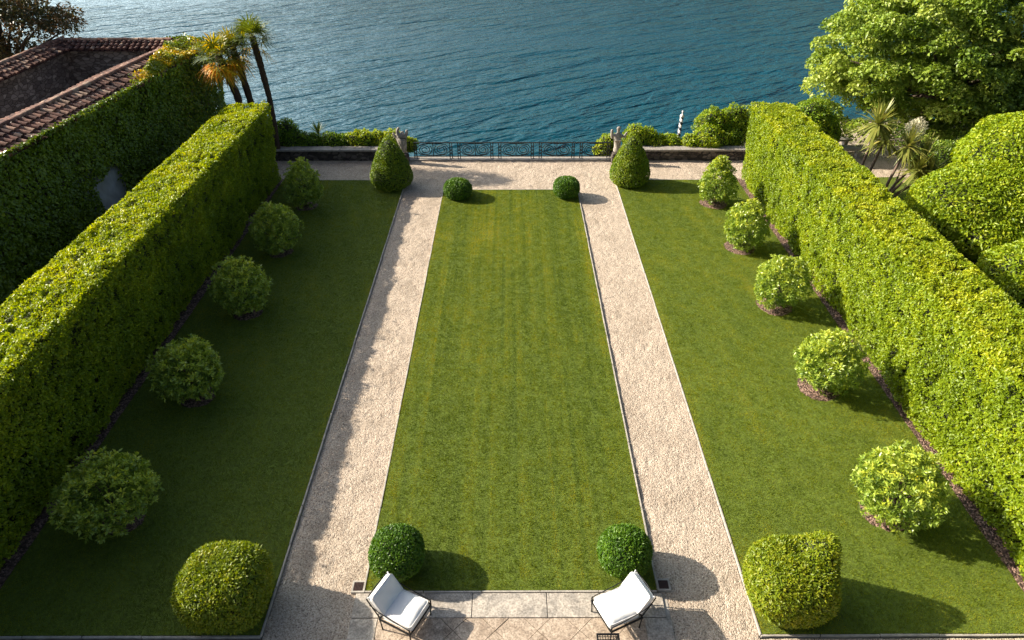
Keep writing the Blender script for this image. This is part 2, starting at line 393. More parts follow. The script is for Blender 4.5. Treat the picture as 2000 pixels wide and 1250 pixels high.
co_ = bpy.data.objects.new('camera', cam); C.objects.link(co_)
co_.location = (0, 0, 12.0); co_.rotation_euler = (R(90 - 34.343), 0, R(-0.142)); SC.camera = co_
SC.view_settings.view_transform = 'Standard'; SC.view_settings.look = 'None'
SC.view_settings.exposure = 1.02; SC.view_settings.gamma = 1.0; SC.view_settings.use_curve_mapping = False
SC.render.resolution_x = 1024; SC.render.resolution_y = 640
SC.cycles.max_bounces = 6; SC.cycles.diffuse_bounces = 3; SC.cycles.glossy_bounces = 3
SC.cycles.transmission_bounces = 3; SC.cycles.use_denoising = True

# ------------------------------------------------------------------ setting
def poly_slab(name, pts, ztop, zbot, m):
    n = len(pts)
    vs = [(x, y, ztop) for x, y in pts] + [(x, y, zbot) for x, y in pts]
    b = MB(); b.add(vs, [tuple(range(n)), tuple(range(2 * n - 1, n - 1, -1))] + [(i, i + n, (i + 1) % n + n, (i + 1) % n) for i in range(n)])
    return tag(b.build(name, m), kind='structure')

water = MB(); water.add([(-3000, 20, -2.5), (3000, 20, -2.5), (3000, 3500, -2.5), (-3000, 3500, -2.5)], [(0, 1, 2, 3)])
tag(water.build('water', M['water']), kind='structure')
poly_slab('ground', [(-40, -6), (40, -6), (40, 37.5), (12.4, 37.0), (11.8, 33.6), (5.4, 33.0), (5.2, 31.55), (-5.2, 31.55), (-5.4, 33.0), (-13.6, 33.4), (-13.7, 34.4), (-19.6, 34.6), (-40, 36.2)], -0.10, -5.0, M['soil'])

def mountain():
    nx, ny = 160, 14; V = []; F = []
    for j in range(ny):
        for i in range(nx):
            a = R(-62 + 150 * i / (nx - 1)); d = 1500 + 120 * j
            prof = 0.0
            t = (math.degrees(a) + 62) / 150
            h = 60 + 760 * min(1, max(0, (t - 0.36) / 0.22)) ** 1.2
            V.append((math.sin(a) * d, math.cos(a) * d, h * (j / (ny - 1)) ** 0.8 - 12))
    V = np.array(V); V[:, 2] += 60 * fbm(V * np.array([1, 1, 0]), 0.004, 3, 4) * np.clip(V[:, 2] / 150, 0, 1)
    for j in range(ny - 1):
        for i in range(nx - 1):
            F.append((j * nx + i, j * nx + i + 1, (j + 1) * nx + i + 1, (j + 1) * nx + i))
    tag(link('mountain', np_mesh('mountain', V, np.array(F), smooth=True), M['mountain']), kind='structure')
mountain()

def sheet(name, rects, z, m, step=0.04, amp=0.014, seed=1, sc=6.0):
    """rectangles meshed as a fine grid with real unevenness"""
    VV = []; FF = []; base = 0
    for (x0, x1, y0, y1) in rects:
        nx = max(2, int((x1 - x0) / step) + 1); ny = max(2, int((y1 - y0) / step) + 1)
        X, Y = np.meshgrid(np.linspace(x0, x1, nx), np.linspace(y0, y1, ny))
        P = np.stack([X.ravel(), Y.ravel(), np.zeros(X.size)], 1)
        P[:, 2] = z + amp * (fbm(P, sc, seed, 2) + 0.6 * vnoise(P, 1.3, seed + 5)) - 1.6 * amp * np.clip(vnoise(P * np.array([1, .7, 1]), 8.5, seed + 9) - .30, 0, 1)
        i = np.arange(nx * ny).reshape(ny, nx)
        FF.append(np.stack([i[:-1, :-1], i[:-1, 1:], i[1:, 1:], i[1:, :-1]], -1).reshape(-1, 4) + base)
        VV.append(P); base += len(P)
    return tag(link(name, np_mesh(name, np.concatenate(VV), np.concatenate(FF), smooth=True), m), kind='structure')

ZP = -0.045
sheet('gravel_path', [(-4.62, -2.93, 7.12, 27.6), (2.93, 4.62, 7.12, 27.6), (-12.4, 12.4, 27.6, 28.75), (-12.4, 12.4, 28.75, 31.05),
                      (-12.4, -3.05, 0.5, 7.12), (3.05, 12.4, 0.5, 7.12), (-3.05, 3.05, -2.0, 2.0), (12.4, 21.5, 29.0, 36.6)], ZP, M['gravel'])

# lawns: turf bases, then real blades
LC = (-2.88, 2.88, 8.12, 27.55); LL = (-10.12, -4.68, 7.2, 28.62); LR = (4.68, 10.12, 7.2, 28.62); LX = (12.6, 21.0, 24.0, 28.9)
for nm, (x0, x1, y0, y1) in (('lawn', LC), ('lawn', LL), ('lawn', LR), ('lawn', LX)):
    poly_slab(nm, [(x0, y0), (x1, y0), (x1, y1), (x0, y1)], -0.012, -0.12, M['turf'])

SHRUBS_L = [(-8.42, 25.9), (-8.40, 22.0), (-8.32, 18.0), (-8.42, 13.95), (-8.50, 9.8)]
SHRUBS_R = [(8.48, 26.1), (8.52, 22.25), (8.52, 18.3), (8.42, 14.25), (8.3, 9.95)]
BEDS_L = [(-8.40, 25.9), (-8.38, 22.0), (-8.32, 18.0), (-8.36, 13.95), (-8.44, 9.9)]
BEDS_R = [(8.44, 26.15), (8.46, 22.3), (8.48, 18.35), (8.38, 14.3), (8.28, 10.05)]
BED_R = 0.56

def blades(rect, dens, seed, stripes=False, h=0.026, wd=0.0095):
    x0, x1, y0, y1 = rect; rng = np.random.default_rng(seed)
    n = int((x1 - x0) * (y1 - y0) * dens)
    P = np.stack([rng.uniform(x0 - .022, x1 + .022, n), rng.uniform(y0 - .015, y1 + .015, n), np.full(n, -0.014)], 1)
    ov = np.maximum(np.maximum(x0 - P[:, 0], P[:, 0] - x1), 0)
    keep = (ov <= 0) | (ov < .022 * np.clip(.45 + vnoise(P, 2.2, 91), 0, 1))           # grass creeping unevenly over the kerb
    for bx, by in BEDS_L + BEDS_R:
        keep &= (P[:, 0] - bx) ** 2 + (P[:, 1] - by) ** 2 > ((BED_R if bx > 0 else .44) + 0.05 * vnoise(P, 3, 9)) ** 2
    P = P[keep]; n = len(P)
    Q = P * np.array([1, 1, 0])
    t = 0.45 + 0.16 * fbm(Q, 0.55, seed + 3, 3) + 0.14 * vnoise(Q, 4.0, seed + 7) + rng.normal(0, 0.16, n)
    dry = np.clip(fbm(Q * np.array([1.6, 0.8, 1]), 0.7, seed + 21, 3) - 0.22, 0, 1) * 0.55
    t = t + dry * rng.uniform(0.1, 1, n)
    if stripes:
        t += 0.035 * np.sin(Q[:, 0] * 2 * np.pi / 0.62 + 1.2 * vnoise(Q, 0.25, 4)) + 0.20 * vnoise(Q * np.array([8.5, 0.10, 1]), 1.0, 31) + 0.12 * vnoise(Q * np.array([22, 0.3, 1]), 1.0, 37)
    else:
        t += 0.05 * np.sin((Q[:, 1] * 0.3 + Q[:, 0]) * 2 * np.pi / 0.9 + vnoise(Q, 0.4, 4)) + 0.05 * vnoise(Q * np.array([4, 0.4, 1]), 1.0, 33)
    # drier rim along the kerbs
    edge = np.minimum(np.abs(P[:, 0] - x0), np.abs(P[:, 0] - x1))
    if abs(x0) < 5 and abs(x1) > 5: edge = np.abs(P[:, 0] - x0)
    if abs(x1) < 5 and abs(x0) > 5: edge = np.abs(P[:, 0] - x1)
    t += np.clip(0.35 - edge, 0, 0.35) * np.clip(0.5 + vnoise(Q, 0.6, 77), 0, 1) * 0.9
    a = rng.uniform(0, 2 * np.pi, n); lean = rng.uniform(0.1, 0.75, n) * h
    hh = h * rng.uniform(0.6, 1.25, n) * (1 + 0.35 * vnoise(Q, 9.0, seed + 11))
    b = rng.uniform(0, 2 * np.pi, n)
    s = np.stack([np.cos(a), np.sin(a), 0 * a], 1) * wd / 2
    tip = P + np.stack([np.cos(b) * lean, np.sin(b) * lean, hh], 1)
    V = np.stack([P - s, P + s, tip], 1).reshape(-1, 3)
    F = np.arange(3 * n).reshape(n, 3)
    return V, F, np.repeat(np.clip(t, 0, 1), 3)

for k, (rc, dn, st) in enumerate(((LC, 5600, True), (LL, 3800, False), (LR, 4800, False), (LX, 1200, False))):
    V, F, T = blades(rc, dn, 50 + k, st)
    tag(link('grass', np_mesh('grass', V, F, T), M['grass']), ['mown grass of the central lawn', 'shaded mown grass of the lawn beside the left hedge', 'sunlit mown grass of the lawn beside the right hedge', 'small patch of grass behind the right hedge'][k], 'grass', kind='stuff')

# kerbs
def kerb(pts, wd=0.036, top=0.004):
    b = MB(); rng = random.Random(len(pts) * 7 + int(pts[0][0] * 10))
    for (xa, ya), (xb, yb) in zip(pts[:-1], pts[1:]):
        L = math.hypot(xb - xa, yb - ya); n = max(1, int(L / 1.0)); a = math.atan2(yb - ya, xb - xa)
        for i in range(n):
            t = (i + 0.5) / n
            b.box((xa + (xb - xa) * t + rng.uniform(-.004, .004), ya + (yb - ya) * t + rng.uniform(-.004, .004), top - 0.09 + rng.uniform(-.005, .004)), (L / n - 0.012, wd, 0.18), a)
    return tag(b.build('kerb', M['kerb'], bevel=0.006), kind='structure')
kerb([(-2.905, 8.12), (-2.905, 27.58)]); kerb([(2.905, 8.12), (2.905, 27.58)])
kerb([(-2.88, 8.09), (2.88, 8.09)]); kerb([(-2.88, 27.58), (2.88, 27.58)], 0.04)
kerb([(-4.65, 7.17), (-4.65, 28.64)]); kerb([(4.65, 7.17), (4.65, 28.64)])
kerb([(-10.2, 7.17), (-4.65, 7.17)], 0.04, -.010); kerb([(4.65, 7.17), (10.2, 7.17)], 0.04, -.010)
kerb([(-10.2, 28.65), (-4.7, 28.65)], 0.04); kerb([(4.7, 28.65), (10.2, 28.65)], 0.04)

# stone terrace: a row of slabs, border slabs, diagonal paving
def terrace():
    rng = random.Random(4)
    b = MB(); x = -3.05
    for wd in (0.52, 1.78, 1.45, 1.75, 0.52):
        b.box((x + wd / 2, 7.80, -0.06), (wd - 0.014, 0.52, 0.10)); x += wd
    y = 7.53
    for wd in (0.9, 1.1, 0.95, 1.2, 1.1):
        for sx in (-1, 1): b.box((sx * 2.79, y - wd / 2, -0.06 + rng.uniform(-.003, .003)), (0.50, wd - 0.014, 0.10))
        y -= wd
    tag(b.build('terrace_border', M['pave_a'], bevel=0.008), kind='structure')
    # diagonal squares clipped to the terrace field
    bm = bmesh.new(); s = 0.56; g = 0.010
    for i in range(-14, 15):
        for j in range(-14, 15):
            cx = (i + j) * s / math.sqrt(2) + 0.1; cy = 4.9 + (i - j) * s / math.sqrt(2)
            if abs(cx) > 3.2 or not 1.5 < cy < 8: continue
            r_ = (s - g) / math.sqrt(2)
            z = -0.016 + rng.uniform(-.005, .005)
            vs = [bm.verts.new((cx + dx * r_, cy + dy * r_, z)) for dx, dy in ((1, 0), (0, 1), (-1, 0), (0, -1))]
            bm.faces.new(vs)
    for no, p in (((0, 1, 0), (0, 7.525, 0)), ((1, 0, 0), (2.53, 0, 0)), ((-1, 0, 0), (-2.53, 0, 0)), ((0, -1, 0), (0, 2.4, 0))):
        bmesh.ops.bisect_plane(bm, geom=bm.verts[:] + bm.edges[:] + bm.faces[:], plane_co=p, plane_no=no, clear_outer=True)
    r_ = bmesh.ops.extrude_face_region(bm, geom=bm.faces[:])
    for v in [e for e in r_['geom'] if isinstance(e, bmesh.types.BMVert)]: v.co.z -= 0.06
    bmesh.ops.recalc_face_normals(bm, faces=bm.faces[:])
    me = bpy.data.meshes.new('terrace_paving'); bm.to_mesh(me); bm.free()
    tag(link('terrace_paving', me, M['pave_b']), kind='structure')
    q = MB(); q.box((0, 5.0, -0.085), (6.1, 6.1, 0.09))
    tag(q.build('terrace_bed', M['kerb']), kind='structure')
terrace()

# drain covers at the lawn corners
for x, y, lb in ((-3.02, 8.20, 'small rust brown drain cover in a pale frame at the sunlit lawn corner'), (3.03, 8.23, 'small rust brown drain cover in a pale frame, shaded by a clipped ball')):
    t = tag(empty('drain_cover', (x, y, -0.03)), lb, 'drain cover', 'drain covers at the lawn corners')
    b = MB()
    for sx in (-1, 1): b.box((sx * .115, 0, 0.0), (0.035, 0.265, 0.08)); b.box((0, sx * .115, 0.0), (0.195, 0.035, 0.08))
    b.build('frame', M['kerb'], t)
    b = MB(); b.box((0, 0, 0.005), (0.193, 0.193, 0.05))
    for i in range(-3, 4): b.box((i * .027, 0, 0.034), (0.012, 0.17, 0.008))
    b.build('plate', M['rust'], t)

# mulch beds
def disc(name, x, y, r_, seed):
    rng = np.random.default_rng(seed); n = 40; rings = 6; V = [(x, y, 0.045)]; F = []
    for k in range(1, rings + 1):
        for i in range(n):
            a = 2 * math.pi * i / n; rr = r_ * k / rings * (1 + 0.04 * math.sin(3 * a + seed) + (0.03 * rng.normal() if k == rings else 0))
            V.append((x + rr * math.cos(a), y + rr * math.sin(a), 0.045 * (1 - (k / rings) ** 2) - 0.004 + 0.008 * rng.normal()))
    for i in range(n): F.append((0, 1 + i, 1 + (i + 1) % n))
    for k in range(rings - 1):
        for i in range(n):
            a = 1 + k * n + i; b = 1 + k * n + (i + 1) % n; F += [(a, a + n, b + n), (a, b + n, b)]
    return tag(link(name, np_mesh(name, np.array(V), np.array(F), smooth=True), M['mulch']), kind='structure')
for k, (x, y) in enumerate(BEDS_L + BEDS_R): disc('mulch_bed', x, y, BED_R if x > 0 else .44, k)
for sx in (-1, 1):
    sheet('mulch_strip', [(min(sx * 10.08, sx * 10.75), max(sx * 10.08, sx * 10.75), 6.8, 28.7)], 0.015, M['mulch'], 0.06, 0.02, 5 + sx)

# ------------------------------------------------------------------ clipped hedges
def hedge(name, sx, label, seed):
    rng = np.random.default_rng(seed)
    xi0, xi1, xo, y0, y1, h = 10.26, 9.95, 11.80, 4.0, 28.50, 3.42
    rects = []                                            # (origin, u, v, normal, density)
    A = np.array
    ly = y1 - y0
    rects.append((A([xi0, y0, 0.12]), A([0, ly, 0]), A([xi1 - xi0, 0, h - 0.12]), A([-1, 0, 0.0]), 1500))
    rects.append((A([xi1, y0, h]), A([0, ly, 0]), A([xo - xi1, 0, 0]), A([0, 0, 1.0]), 1550))
    rects.append((A([xo, y0, 0.1]), A([0, ly, 0]), A([0, 0, h - .1]), A([1.0, 0, 0]), 420))
    rects.append((A([xi0, y1, 0.1]), A([xo - xi0, 0, 0]), A([0, 0, h - .1]), A([0, 1.0, 0]), 800))
    rects.append((A([xi0, y0, 0.1]), A([xo - xi0, 0, 0]), A([0, 0, h - .1]), A([0, -1.0, 0]), 400))
    Ps, Ns = [], []
    for o, u, v, nn, d in rects:
        n = int(np.linalg.norm(u) * np.linalg.norm(v) * d)
        a = rng.uniform(0, 1, n)[:, None]; b = rng.uniform(0, 1, n)[:, None]
        Ps.append(o + a * u + b * v); Ns.append(np.repeat(nrm(nn[None].astype(float)), n, 0))
    P = np.concatenate(Ps); N = np.concatenate(Ns)
    base = P.copy()
    # soft corners, gentle waviness, tufts
    cx = (xi1 + xo) / 2
    e = np.clip(1 - (h - P[:, 2]) / 0.16, 0, 1) * np.clip(1 - np.minimum(np.abs(P[:, 0] - xi1), np.abs(P[:, 0] - xo)) / 0.16, 0, 1)
    P[:, 2] -= 0.05 * e; P[:, 0] += np.sign(cx - P[:, 0]) * 0.04 * e
    wav = 0.085 * fbm(base, 0.8, seed, 2) + 0.06 * vnoise(base, 2.6, seed + 4) + 0.02 * vnoise(base, 6.5, seed + 5)
    low = np.clip(1 - base[:, 2] / 1.4, 0, 1) * (np.abs(N[:, 0]) > .7)
    wav += low * (0.13 * vnoise(base, 1.1, seed + 8) + 0.05)
    top = N[:, 2] > 0.8
    wav = np.where(top, wav * 0.8, wav)
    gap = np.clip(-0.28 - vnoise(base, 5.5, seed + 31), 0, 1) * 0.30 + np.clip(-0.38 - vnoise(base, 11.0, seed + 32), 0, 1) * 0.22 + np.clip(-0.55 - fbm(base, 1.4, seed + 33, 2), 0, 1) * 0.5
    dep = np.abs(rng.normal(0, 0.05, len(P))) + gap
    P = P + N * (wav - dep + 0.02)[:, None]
    # a few sprigs standing proud of the clipped top
    ns = 46; sp = []
    for k in range(ns):
        c = A([rng.uniform(xi1 + .05, xi1 + .5), rng.uniform(y0, y1), h + 0.02]); m = rng.integers(10, 30); hh = rng.uniform(.08, .24) + .14 * (rng.random() < .15)
        sp.append(c + rng.normal(0, 1, (m, 3)) * A([.05, .09, .0]) + np.stack([0 * np.ones(m), 0 * np.ones(m), rng.uniform(0, hh, m)], 1))
    S = np.concatenate(sp); P = np.concatenate([P, S]); N = np.concatenate([N, np.repeat(A([[0, 0, 1.0]]), len(S), 0)])
    pz = np.concatenate([wav - dep, np.zeros(len(S))])
    t = 0.42 + 0.17 * fbm(P, 0.9, seed + 2, 3) + 0.13 * vnoise(P, 3.2, seed + 6) + rng.normal(0, 0.11, len(P)) + 0.17 * (N[:, 2] > .8)  # sunlight put into the tint: top leaves lighter
    P[:, 0] *= sx; N[:, 0] *= sx
    tp = N[:, 2] > .8; N[tp] = nrm(N[tp] + np.array([-.38, .05, 0]))        # top leaves tilted sunward to make the top brighter
    # solid core, dark to stand for shade between the leaves
    i0, i1, o, zt = xi0 + .24, xi1 + .24, xo - .24, h - .24
    cv = A([[i0, y0 + .1, 0], [o, y0 + .1, 0], [o, y1 - .1, 0], [i0, y1 - .1, 0], [i1, y0 + .1, zt], [o, y0 + .1, zt], [o, y1 - .1, zt], [i1, y1 - .1, zt]], float)
    cv[:, 0] *= sx
    cf = A([[0, 1, 5], [0, 5, 4], [1, 2, 6], [1, 6, 5], [2, 3, 7], [2, 7, 6], [3, 0, 4], [3, 4, 7], [4, 5, 6], [4, 6, 7]])
    me = foliage_mesh(name, P, N, 0.080, 0.046, rng, np.clip(t - 0.35 * np.concatenate([gap, np.zeros(len(S))]), 0, 1), (cv, cf), out=0.42, up=0.25, jit=0.85, face=0.62)  # leaves in the gaps tinted darker, shade put into their colour
    return tag(link(name, me, [M['hedge'], M['dark_core']]), label, 'hedge', 'tall clipped hedges flanking the lawns')
hedge('clipped_hedge', -1, 'tall clipped hedge with a sunlit flat top and dark shaded side beside the ivy wall', 11)
hedge('clipped_hedge', 1, 'tall clipped hedge with its whole lawn side in bright sun, in front of the cordylines', 12)

# ------------------------------------------------------------------ topiary
def superball(a, b, c, e=2.0, seed=0, lump=0.04, ls=2.5, top=None):
    """returns fn(dirs)->points of a lumpy superellipsoid round the origin"""
    def fn(D):
        q = (np.abs(D[:, 0] / a) ** e + np.abs(D[:, 1] / b) ** e + np.abs(D[:, 2] / c) ** e) ** (-1 / e)
        P = D * q[:, None]
        return P * (1 + lump * fbm(P + seed * 3.1, ls, seed, 2))[:, None]
    return fn

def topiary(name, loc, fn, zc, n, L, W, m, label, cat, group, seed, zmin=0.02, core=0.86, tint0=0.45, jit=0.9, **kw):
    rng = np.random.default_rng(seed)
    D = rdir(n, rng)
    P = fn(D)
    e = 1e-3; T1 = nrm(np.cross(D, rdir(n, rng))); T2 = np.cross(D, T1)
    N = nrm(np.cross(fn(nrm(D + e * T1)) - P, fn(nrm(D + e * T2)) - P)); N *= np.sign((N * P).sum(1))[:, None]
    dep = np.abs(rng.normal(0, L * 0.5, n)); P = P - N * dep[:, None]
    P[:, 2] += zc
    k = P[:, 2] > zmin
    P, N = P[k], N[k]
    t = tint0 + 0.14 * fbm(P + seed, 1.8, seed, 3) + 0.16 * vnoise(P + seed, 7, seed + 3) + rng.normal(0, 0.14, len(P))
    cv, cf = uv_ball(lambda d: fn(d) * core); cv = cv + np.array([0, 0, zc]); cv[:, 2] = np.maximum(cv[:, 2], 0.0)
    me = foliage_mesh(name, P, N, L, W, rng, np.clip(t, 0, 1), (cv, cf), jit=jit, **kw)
    return tag(link(name, me, [m, M['dark_core']], loc=(loc[0], loc[1], 0)), label, cat, group)

G1 = 'small clipped balls at the corners of the central lawn'
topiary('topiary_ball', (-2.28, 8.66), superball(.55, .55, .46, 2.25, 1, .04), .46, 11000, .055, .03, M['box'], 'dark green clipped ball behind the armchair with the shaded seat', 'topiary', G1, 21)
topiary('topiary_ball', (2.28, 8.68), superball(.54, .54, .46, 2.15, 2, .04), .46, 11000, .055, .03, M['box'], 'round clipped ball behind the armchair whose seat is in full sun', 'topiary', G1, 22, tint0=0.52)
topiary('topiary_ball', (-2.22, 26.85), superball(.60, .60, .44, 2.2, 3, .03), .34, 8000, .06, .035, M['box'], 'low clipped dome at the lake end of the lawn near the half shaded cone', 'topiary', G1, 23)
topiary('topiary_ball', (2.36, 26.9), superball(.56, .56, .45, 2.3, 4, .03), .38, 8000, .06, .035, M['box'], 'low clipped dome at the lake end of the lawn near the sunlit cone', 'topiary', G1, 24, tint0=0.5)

def cone_fn(r_, h, seed, tip=(.49, .27, .14, .05)):
    # dirs -> rounded cone, narrow top, full skirt; origin at 0.38 h
    zs = np.array([-0.38, -0.345, -0.27, -0.18, -0.03, 0.15, 0.32, 0.48, 0.57, 0.61, 0.62]) * h
    rs = np.array([0.64, 0.86, 0.98, 1.0, 0.89, 0.71, tip[0], tip[1], tip[2], tip[3], 0.0]) * r_
    ang = np.arctan2(zs, np.maximum(rs, 1e-6)); ang[-1] = np.pi / 2
    rad = np.hypot(zs, rs)
    def fn(D):
        a = np.arctan2(D[:, 2], np.hypot(D[:, 0], D[:, 1]))
        q = np.interp(a, ang, rad)
        P = D * q[:, None]
        return P * (1 + 0.03 * fbm(P + seed, 2.4, seed, 2))[:, None]
    return fn
G2 = 'tall topiary cones at the ends of the gravel paths'
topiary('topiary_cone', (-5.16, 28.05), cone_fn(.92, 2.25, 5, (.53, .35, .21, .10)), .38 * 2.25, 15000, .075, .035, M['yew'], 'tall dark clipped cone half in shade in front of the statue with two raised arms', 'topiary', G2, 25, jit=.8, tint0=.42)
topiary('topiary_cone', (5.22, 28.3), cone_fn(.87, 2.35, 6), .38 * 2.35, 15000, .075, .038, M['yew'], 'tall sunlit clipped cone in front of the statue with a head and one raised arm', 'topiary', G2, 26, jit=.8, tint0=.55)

def bush_fn(a, b, c, seed, horn):
    base = superball(a, b, c, 2.9, seed, .06, 1.9)
    def fn(D):
        P = base(D)
        if horn:
            hx = nrm(np.array([[0.62, 0.30, 0.72]]))
            wv = np.clip((D @ hx.T)[:, 0], 0, 1) ** 15
            dp = np.clip((D @ nrm(np.array([[0.18, 0.34, 0.92]])).T)[:, 0], 0, 1) ** 30
            P = P * (1 + 0.46 * wv - 0.26 * dp)[:, None]
        return P
    return fn
G3 = 'big rounded bushes at the near corners of the side lawns'
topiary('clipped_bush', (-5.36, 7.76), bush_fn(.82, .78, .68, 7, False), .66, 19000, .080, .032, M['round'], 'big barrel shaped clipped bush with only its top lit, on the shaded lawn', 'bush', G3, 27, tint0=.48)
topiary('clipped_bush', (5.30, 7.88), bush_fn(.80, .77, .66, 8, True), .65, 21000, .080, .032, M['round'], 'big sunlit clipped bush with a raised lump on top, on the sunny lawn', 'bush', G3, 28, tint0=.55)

# ------------------------------------------------------------------ rosette shrubs on the side lawns
def shrub(x, y, rx, rz, zc, label, group, seed, dens=1.0, cone=0.0, leaf=0.105):
    rng = np.random.default_rng(seed)
    t = tag(empty('lawn_shrub', (x, y, 0)), label, 'shrub', group)
    ns = int(440 * dens)
    D = rdir(ns, rng); D[:, 2] = np.where(D[:, 2] < -0.93, -D[:, 2], D[:, 2])
    rad = rng.uniform(0.76, 1.02, ns) * (1 + 0.15 * vnoise(D * 2.2 + seed, 1.0, seed) + 0.08 * vnoise(D * 4.5 + seed, 1.0, seed + 2))
    c = D * np.array([rx, rx, rz]) * rad[:, None]
    if cone: c[:, :2] *= (1 - cone * np.clip(c[:, 2] / rz, -0.3, 1))[:, None]
    c[:, 2] += zc
    m = 15
    P = np.repeat(c, m, 0); AX = np.repeat(nrm(D + np.array([0, 0, .35])), m, 0)
    side = nrm(np.cross(AX, rdir(len(P), rng)))
    P = P + side * rng.uniform(0.01, 0.075, len(P))[:, None] - AX * np.abs(rng.normal(0, .06, len(P)))[:, None]
    dirn = nrm(AX * rng.uniform(0.1, 0.9, len(P))[:, None] + side)
    # fill between shoots
    nf = int(1900 * dens); Df = rdir(nf, rng); Pf = Df * np.array([rx, rx, rz]) * rng.uniform(0.5, .82, nf)[:, None]
    if cone: Pf[:, :2] *= (1 - cone * np.clip(Pf[:, 2] / rz, -0.3, 1))[:, None]
    Pf[:, 2] += zc
    P = np.concatenate([P, Pf]); dirn = np.concatenate([dirn, nrm(Df + 0.8 * rdir(nf, rng))])
    k = P[:, 2] > 0.12; P, dirn = P[k], dirn[k]
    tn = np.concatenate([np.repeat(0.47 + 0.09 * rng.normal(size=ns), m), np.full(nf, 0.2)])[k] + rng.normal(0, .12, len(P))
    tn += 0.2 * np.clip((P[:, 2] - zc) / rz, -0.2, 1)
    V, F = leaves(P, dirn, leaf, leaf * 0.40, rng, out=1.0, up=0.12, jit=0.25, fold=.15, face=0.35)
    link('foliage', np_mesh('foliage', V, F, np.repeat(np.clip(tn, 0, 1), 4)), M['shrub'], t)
    b = MB()
    b.tube([(0, 0, -0.02), (0.01, 0.02, .3), (0, 0, .55)], [.045, .04, .034], 8)
    for i in range(9):
        d = D[i * 7 % ns]; e = c[i * 7 % ns]
        b.tube([(0, 0, .32 + .02 * i), (e[0] * .45, e[1] * .45, .32 + (e[2] - .32) * .55), (e[0] * .88, e[1] * .88, e[2] * .93)], [.026, .017, .007], 6)
    b.build('trunk', M['bark'], t)
    return t
GL = 'round shrubs along the shaded lawn'; GR = 'round shrubs along the sunny lawn'
labL = ['narrow upright shrub with a yellow lit tip, farthest on the shaded lawn', 'egg shaped shrub with sunlit tips, second from the lake on the shaded lawn', 'round shrub with a bright yellow green cap, middle of the row on the shaded lawn', 'dull green round shrub wholly in shade, second nearest on the shaded lawn', 'wide open shaded shrub with spreading sprigs, nearest of the row on the shaded lawn']
labR = ['narrow upright sunlit shrub next to the lake path, farthest of the sunny row', 'sunlit shrub with a pointed top, second from the lake on the sunny lawn', 'loose sunlit shrub with dark gaps, middle of the row on the sunny lawn', 'sunlit round shrub with its mulch ring showing, second nearest on the sunny lawn', 'largest bright yellow green round shrub, nearest of the row on the sunny lawn']
pL = [(.80, 1.02, 1.0, .30), (.86, 1.0, .98, .18), (.88, .94, .97, .05), (.90, .84, .92, .0), (1.02, .76, .95, .0)]
pR = [(.78, 1.02, .98, .28), (.82, .95, .92, .22), (.88, .92, .92, .08), (.90, .88, .92, .0), (.96, .84, .92, .0)]
for k in range(5):
    shrub(*SHRUBS_L[k], pL[k][0], pL[k][1], pL[k][2], labL[k], GL, 100 + k, 1.0 + .1 * (k > 2), pL[k][3])
    shrub(*SHRUBS_R[k], pR[k][0], pR[k][1], pR[k][2], labR[k], GR, 120 + k, 1.0 + .15 * (k > 2), pR[k][3])

# ------------------------------------------------------------------ lakeside: parapets, railing, statues, waterside plants
def parapet(x0, x1, label):
    t = tag(empty('stone_parapet', ((x0 + x1) / 2, 31.25, -0.05)), label, 'wall', 'low stone walls along the lake')
    L = x1 - x0
    b = MB(); b.box((0, 0, 0.22), (L, 0.40, 0.50)); b.build('wall', M['drywall'], t)
    b = MB(); n = int(L / 1.3)
    for i in range(n): b.box((-L / 2 + (i + .5) * L / n, -0.01, 0.515), (L / n - .012, 0.52, 0.085))
    b.build('coping', M['slab'], t, bevel=.012)
parapet(-12.3, -5.15, 'low dark stone wall in shade between the shaded hedge and the railing')
parapet(5.2, 12.35, 'low dark stone wall with a sunlit flat coping beside the sunny hedge')
q = MB(); q.box((0, 31.2, -0.06), (10.2, 0.42, 0.16)); tag(q.build('lake_sill', M['slab'], bevel=.015), kind='structure')

